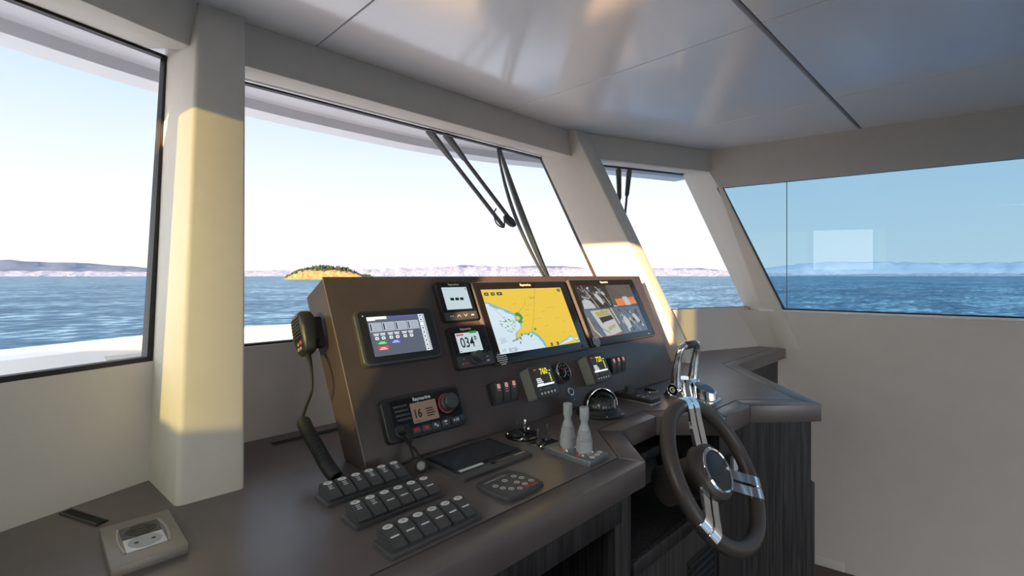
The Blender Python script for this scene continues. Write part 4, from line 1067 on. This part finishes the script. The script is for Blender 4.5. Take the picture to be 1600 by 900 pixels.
# roof overhang ahead of the windscreen, rounded at the corners
def fillet(pts, rad, n=8):
    out = [pts[0]]
    for a_, p, c_ in zip(pts, pts[1:], pts[2:]):
        A, Pp, B = Vector(a_), Vector(p), Vector(c_)
        u = (A - Pp).normalized(); v = (B - Pp).normalized()
        s0 = Pp + u * rad; s1 = Pp + v * rad
        for i in range(n + 1):
            t_ = i / n; out.append(tuple((1 - t_) ** 2 * s0 + 2 * t_ * (1 - t_) * Pp + t_ * t_ * s1))
    return out + [pts[-1]]
def ovh(off): # outline at a distance inboard from the edge
    d1, d2, d3 = 1.887 - off, 2.18 - off, 2.605 - off
    xl = (CS * d2 - d1) / SN; xr = (d3 - CS * d2) / SN
    return fillet([(-.95, (d1 - SN * .95) / CS), (xl, d2), (xr, d2), (3.15, (d3 - SN * 3.15) / CS)], .42)
b = bm_new()
def band(off0, z0, off1, z1, mi=0):
    A = ovh(off0); B = ovh(off1); n_ = len(A); t = bm_new()
    va = [t.verts.new((*p, z0)) for p in A]; vb = [t.verts.new((*p, z1)) for p in B]
    for i in range(n_ - 1): t.faces.new((va[i], va[i + 1], vb[i + 1], vb[i]))
    add(b, t, mi=mi)
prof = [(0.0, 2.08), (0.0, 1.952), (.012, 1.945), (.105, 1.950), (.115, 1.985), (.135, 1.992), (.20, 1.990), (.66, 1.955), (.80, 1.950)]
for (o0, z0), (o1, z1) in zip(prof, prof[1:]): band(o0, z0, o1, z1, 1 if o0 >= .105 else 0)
band(0, 2.08, 1.2, 2.10)
bmesh.ops.recalc_face_normals(b, faces=b.faces[:])
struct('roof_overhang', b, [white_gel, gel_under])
b = bm_new(); box(b, (1.02, -.95, 2.06), (3.9, 4.9, .10)); struct('roof_slab', b, white_gel)
# foredeck coaming (Portuguese bridge) beyond the windscreen
b = bm_new()
def coam(off): 
    d1, d2, d3 = 1.90 + off, 2.20 + off, 2.618 + off
    xl = (CS * d2 - d1) / SN; xr = (d3 - CS * d2) / SN
    return [(-1.1, (d1 - SN * 1.1) / CS), (xl, d2), (xr, d2), (3.2, (d3 - SN * 3.2) / CS)]
def cband(o0, z0, o1, z1, mi=0):
    A = coam(o0); B = coam(o1); t = bm_new()
    va = [t.verts.new((*p, z0)) for p in A]; vb = [t.verts.new((*p, z1)) for p in B]
    for i in range(3): t.faces.new((va[i], va[i + 1], vb[i + 1], vb[i]))
    add(b, t, mi=mi)
for (o0, z0, o1, z1) in ((-.62, .91, -.09, .91), (-.09, .91, -.02, 1.058), (-.02, 1.058, 0, 1.070), (0, 1.070, .16, 1.070), (.16, 1.070, .18, .89), (.18, .89, 1.9, .79), (1.9, .79, 3.4, .58), (3.4, .58, 3.5, -1.5)): cband(o0, z0, o1, z1)
bmesh.ops.recalc_face_normals(b, faces=b.faces[:])
struct('foredeck_coaming', b, white_gel)
# unseen port bulwark wing, added to shade the left end of the coaming
b = bm_new(); loft(b, [(-1.32, -2.0, .3), (-1.44, -2.0, .3), (-1.44, 1.65, .3), (-1.32, 1.65, .3)], [(-1.30, -2.0, 1.255), (-1.42, -2.0, 1.255), (-1.42, 1.65, 1.255), (-1.30, 1.65, 1.255)], bev=.02)
struct('added_shade_wing', b, white_gel)
b = bm_new(); box(b, (-1.35, -4.25, 1.1), (.06, 2.6, 2.2), bev=.01); struct('added_sun_blocker', b, white_gel)  # unseen screen, added to keep low sun out of the aft opening

# ================================================================== SEA, LAND, ISLAND
SEAZ = -3.7
m, n, l = new_mat('sea_water')
bs = n['Principled BSDF']; bs.inputs['Roughness'].default_value = .35; bs.inputs['Specular IOR Level'].default_value = .02
tc = n.new('ShaderNodeTexCoord'); mp = n.new('ShaderNodeMapping'); mp.inputs['Rotation'].default_value = (0, 0, R(40)); mp.inputs['Scale'].default_value = (.5, 1.0, 1)
l.new(tc.outputs['Object'], mp.inputs[0])
def nz(sc_, det=5):
    t = n.new('ShaderNodeTexNoise'); t.inputs['Scale'].default_value = sc_; t.inputs['Detail'].default_value = det; t.inputs['Roughness'].default_value = .62
    l.new(mp.outputs[0], t.inputs['Vector']); return t
t1, t2, t3 = nz(.9), nz(.12, 4), nz(.02, 4)
ad = n.new('ShaderNodeMath'); ad.operation = 'ADD'; l.new(t1.outputs['Fac'], ad.inputs[0])
ad2 = n.new('ShaderNodeMath'); ad2.operation = 'MULTIPLY_ADD'; ad2.inputs[1].default_value = .55; l.new(t2.outputs['Fac'], ad2.inputs[0])
m3 = n.new('ShaderNodeMath'); m3.operation = 'MULTIPLY'; m3.inputs[1].default_value = .25; l.new(t3.outputs['Fac'], m3.inputs[0]); l.new(m3.outputs[0], ad2.inputs[2])
l.new(ad2.outputs[0], ad.inputs[1])
cr = n.new('ShaderNodeValToRGB'); e = cr.color_ramp.elements
mr = n.new('ShaderNodeMapRange'); mr.inputs['From Min'].default_value = .745; mr.inputs['From Max'].default_value = 1.09; l.new(ad.outputs[0], mr.inputs[0])
e[0].position = .08; e[0].color = (.010, .045, .090, 1); e[1].position = .92; e[1].color = (.22, .35, .42, 1)
x_ = cr.color_ramp.elements.new(.5); x_.color = (.036, .105, .185, 1)
l.new(mr.outputs[0], cr.inputs[0]); l.new(cr.outputs[0], bs.inputs['Base Color'])
bp = n.new('ShaderNodeBump'); bp.inputs['Strength'].default_value = .5; bp.inputs['Distance'].default_value = .4; l.new(ad.outputs[0], bp.inputs['Height']); l.new(bp.outputs[0], bs.inputs['Normal'])
sea_m = m
b = bm_new()
t = bm_new(); rads = [0, 20, 60, 150, 400, 1000, 2500, 9000]; seg = 48
prev = [t.verts.new((0, 0, SEAZ))]
for rr_ in rads[1:]:
    cur = [t.verts.new((rr_ * math.cos(2 * PI * i / seg), rr_ * math.sin(2 * PI * i / seg), SEAZ)) for i in range(seg)]
    for i in range(seg):
        j = (i + 1) % seg
        if len(prev) == 1: t.faces.new((prev[0], cur[i], cur[j]))
        else: t.faces.new((prev[i], cur[i], cur[j], prev[j]))
    prev = cur
add(b, t); o = struct('sea', b, sea_m)

def land_mat(name, c1, c2, c3, sc_):
    m, n, l = new_mat(name); bs = n['Principled BSDF']; bs.inputs['Roughness'].default_value = .95; bs.inputs['Specular IOR Level'].default_value = 0
    tc = n.new('ShaderNodeTexCoord')
    v = n.new('ShaderNodeTexVoronoi'); v.inputs['Scale'].default_value = sc_; l.new(tc.outputs['Object'], v.inputs['Vector'])
    t = n.new('ShaderNodeTexNoise'); t.inputs['Scale'].default_value = sc_ * .12; t.inputs['Detail'].default_value = 5; l.new(tc.outputs['Object'], t.inputs['Vector'])
    r1 = n.new('ShaderNodeValToRGB'); r1.color_ramp.elements[0].color = (*c1, 1); r1.color_ramp.elements[1].color = (*c2, 1); r1.color_ramp.elements[0].position = .3; r1.color_ramp.elements[1].position = .7
    sp_ = n.new('ShaderNodeSeparateColor'); l.new(v.outputs['Color'], sp_.inputs[0]); l.new(sp_.outputs[0], r1.inputs[0])
    mx = n.new('ShaderNodeMix'); mx.data_type = 'RGBA'
    r2 = n.new('ShaderNodeValToRGB'); r2.color_ramp.elements[0].position = .45; r2.color_ramp.elements[1].position = .62; l.new(t.outputs['Fac'], r2.inputs[0])
    l.new(r2.outputs[0], mx.inputs['Factor']); l.new(r1.outputs[0], mx.inputs[6]); mx.inputs[7].default_value = (*c3, 1); l.new(mx.outputs[2], bs.inputs['Base Color'])
    return m
city = land_mat('city_slopes', (.13, .14, .18), (.46, .44, .50), (.24, .25, .31), .10)
hillm = land_mat('hazy_hills', (.11, .135, .19), (.14, .165, .22), (.10, .13, .18), .03)  # distance haze is mixed into the hill colours
hazem = land_mat('pale_haze_hills', (.25, .31, .41), (.30, .35, .43), (.23, .30, .40), .02)  # paler still, with more haze painted into the colour
def ridge(name, label, cat, dist, prof, m, step=.5, rough=.18, seed=1):
    """a range of low hills: prof lists (azimuth from +Y in degrees, crest elevation angle in degrees)"""
    rn = random.Random(seed); b = bm_new(); t = bm_new(); rows = []
    a = prof[0][0]
    while a <= prof[-1][0] + 1e-6:
        for (a0, e0), (a1, e1) in zip(prof, prof[1:]):
            if a0 <= a <= a1: el = e0 + (e1 - e0) * (a - a0) / (a1 - a0)
        h = dist * 1.25 * math.tan(R(el)) + EYE - SEAZ
        h = max(2, h * (1 + rn.uniform(-rough, rough)))
        sa, ca = math.sin(R(a)), math.cos(R(a))
        row = []
        for k, (f_, dd) in enumerate(((0, 0), (.35, .05), (.7, .14), (1, .25), (.6, .4), (0, .55))):
            rr_ = dist * (1 + dd) * (1 + rn.uniform(-.01, .01)); jit = 1 + (rn.uniform(-.18, .18) if k in (1, 2) else 0)
            row.append(t.verts.new((rr_ * sa, rr_ * ca, SEAZ - .5 + h * f_ * jit)))
        rows.append(row); a += step
    for A, B in zip(rows, rows[1:]):
        for i in range(5): t.faces.new((A[i], B[i], B[i + 1], A[i + 1]))
    bmesh.ops.recalc_face_normals(t, faces=t.faces[:])
    add(b, t); o = obj(name, b, m, sharp=180); o['kind'] = 'structure'; o['label'] = label; return o
ridge('city_shore', 'pale town climbing the far shore ahead', 'shore', 2600, [(-12, .30), (2, .35), (10, .35), (18, .50), (28, .68), (36, .9), (42, 1.05), (46, .9), (52, .8), (60, .80), (66, .66), (70, .40), (75, .15)], city, .4, .12, 1)
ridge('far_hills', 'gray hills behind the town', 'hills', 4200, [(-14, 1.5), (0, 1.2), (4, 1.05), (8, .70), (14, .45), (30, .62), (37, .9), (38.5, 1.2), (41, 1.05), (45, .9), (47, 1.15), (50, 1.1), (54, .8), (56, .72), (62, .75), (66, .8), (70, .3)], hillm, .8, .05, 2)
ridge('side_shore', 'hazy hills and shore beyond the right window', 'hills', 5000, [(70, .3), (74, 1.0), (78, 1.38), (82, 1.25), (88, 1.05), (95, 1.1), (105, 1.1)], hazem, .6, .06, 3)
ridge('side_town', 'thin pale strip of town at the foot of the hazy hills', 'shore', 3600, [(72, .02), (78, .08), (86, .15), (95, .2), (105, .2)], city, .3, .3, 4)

# island with ochre cliffs and pines
r = thing('island', 'small ochre-cliffed island with dark pines seen through the centre windscreen', 'island', Matrix.Translation((0, 0, SEAZ)))
ID = 620; rn = random.Random(5)
b = bm_new(); t = bm_new(); rows = []; az0, az1 = 19.6, 28.8; NI = 46
def ih(f): return (4.5 + 8.0 * math.sin(PI * min(1, f * 1.15)) ** .6) * (1 if f < .75 else max(.45, 1 - (f - .75) * 1.6)) * min(1, .35 + f * 4)
for i in range(NI + 1):
    f = i / NI; a = R(az0 + (az1 - az0) * f); row = []
    taper = math.sin(PI * min(max(f, .02), .98)) ** .5
    h = ih(f)
    for k, (hh, dd) in enumerate(((0, 0), (.45, 2), (.85, 4), (1.0, 10), (1.05, 26), (.6, 50), (0, 60))):
        d_ = ID + (dd + rn.uniform(-1.2, 1.2) * (k in (1, 2, 3))) * (taper if dd > 4 else 1)
        row.append(t.verts.new((d_ * math.sin(a), d_ * math.cos(a), h * hh * rn.uniform(.93, 1.07) - .2)))
    rows.append(row)
for A, B in zip(rows, rows[1:]):
    for i in range(6): t.faces.new((A[i], B[i], B[i + 1], A[i + 1]))
bmesh.ops.recalc_face_normals(t, faces=t.faces[:]); add(b, t)
cliff = pbr('ochre_cliff', (.17, .125, .060), .95, spec=0, noise=(.35, .45))
obj('cliffs', b, cliff, r, sharp=180)
b = bm_new()
for i in range(240):
    f = rn.random(); a = R(az0 + (az1 - az0) * (f * .94 + .02)); d_ = ID + rn.uniform(9, 32); h = ih(f)
    cx, cy = d_ * math.sin(a), d_ * math.cos(a); th_ = rn.uniform(2.0, 5.5) * (1.2 if .3 < f < .75 else .8); w_ = rn.uniform(1.0, 2.2)
    lathe(b, [(w_ * .8, 0), (w_, th_ * .3), (w_ * .6, th_ * .7), (0, th_)], 6, Matrix.Translation((cx, cy, h * .98)))
for i in range(160):
    f = rn.random(); a = R(az0 + (az1 - az0) * (f * .96 + .02)); d_ = ID + rn.uniform(4, 12); h = ih(f)
    cx, cy = d_ * math.sin(a), d_ * math.cos(a); w_ = rn.uniform(.8, 1.8)
    lathe(b, [(w_, 0), (w_ * .9, w_ * .5), (0, w_)], 6, Matrix.Translation((cx, cy, h * rn.uniform(.72, .98))))
pine = pbr('pine_green', (.026, .036, .024), .9, spec=0, noise=(.3, .35))
o = obj('pines', b, pine, r); o['kind'] = 'stuff'

# ================================================================== LIGHT
SUN = Vector((-1, -.45, .135)).normalized()
ld = bpy.data.lights.new('sun', 'SUN'); ld.energy = 20; ld.angle = R(.6); ld.color = (1.0, .60, .30)
lo_ = bpy.data.objects.new('sun', ld); C.objects.link(lo_); lo_.rotation_euler = SUN.to_track_quat('Z', 'Y').to_euler()
w = bpy.data.worlds.new('sky'); scene.world = w; w.use_nodes = True
n, l = w.node_tree.nodes, w.node_tree.links
bg = n['Background']
tc = n.new('ShaderNodeTexCoord'); nrm = n.new('ShaderNodeVectorMath'); nrm.operation = 'NORMALIZE'; l.new(tc.outputs['Generated'], nrm.inputs[0])
sx = n.new('ShaderNodeSeparateXYZ'); l.new(nrm.outputs[0], sx.inputs[0])
cr = n.new('ShaderNodeValToRGB'); e = cr.color_ramp.elements
mr = n.new('ShaderNodeMapRange'); mr.inputs['From Min'].default_value = -.1; mr.inputs['From Max'].default_value = .9; l.new(sx.outputs['Z'], mr.inputs[0])
e[0].position = 0; e[0].color = (.25, .33, .40, 1); e[1].position = 1; e[1].color = (.50, .66, .95, 1)
for p, c in ((.095, (.6, .65, .7, 1)), (.102, (1.12, 1.07, 1.05, 1)), (.26, (.90, .96, 1.02, 1)), (.40, (.66, .80, .96, 1)), (.62, (.55, .70, .95, 1))):
    q = e.new(p); q.color = c
l.new(mr.outputs[0], cr.inputs[0])
dt = n.new('ShaderNodeVectorMath'); dt.operation = 'DOT_PRODUCT'; l.new(nrm.outputs[0], dt.inputs[0]); dt.inputs[1].default_value = SUN
mr2 = n.new('ShaderNodeMapRange'); mr2.inputs['From Min'].default_value = .0; mr2.inputs['From Max'].default_value = 1; mr2.inputs['To Max'].default_value = 1; l.new(dt.outputs['Value'], mr2.inputs[0])
pw = n.new('ShaderNodeMath'); pw.operation = 'POWER'; pw.inputs[1].default_value = 2.0; l.new(mr2.outputs[0], pw.inputs[0])
glow = n.new('ShaderNodeMix'); glow.data_type = 'RGBA'; glow.blend_type = 'ADD'; l.new(pw.outputs[0], glow.inputs['Factor']); l.new(cr.outputs[0], glow.inputs[6]); glow.inputs[7].default_value = (8.0, 7.8, 7.6, 1)
l.new(glow.outputs[2], bg.inputs['Color']); bg.inputs['Strength'].default_value = .98

# ================================================================== CAMERA
cam = bpy.data.cameras.new('camera'); co = bpy.data.objects.new('camera', cam); C.objects.link(co)
cam.sensor_width = 36; cam.lens = 758 / 1600 * 36; cam.shift_y = -20 / 1600; cam.clip_start = .02; cam.clip_end = 30000
yaw = math.atan(765 / 758)      # the optical axis lies this far to the left of +X
co.location = (0, 0, EYE); co.rotation_euler = (R(90), 0, yaw - R(90))
scene.camera = co
vs_ = scene.view_settings; vs_.view_transform = 'Standard'; vs_.look = 'None'; vs_.gamma = 1; vs_.exposure = .25; vs_.use_curve_mapping = False
scene.cycles.max_bounces = 10; scene.cycles.diffuse_bounces = 5; scene.cycles.transparent_max_bounces = 16; scene.cycles.caustics_reflective = True
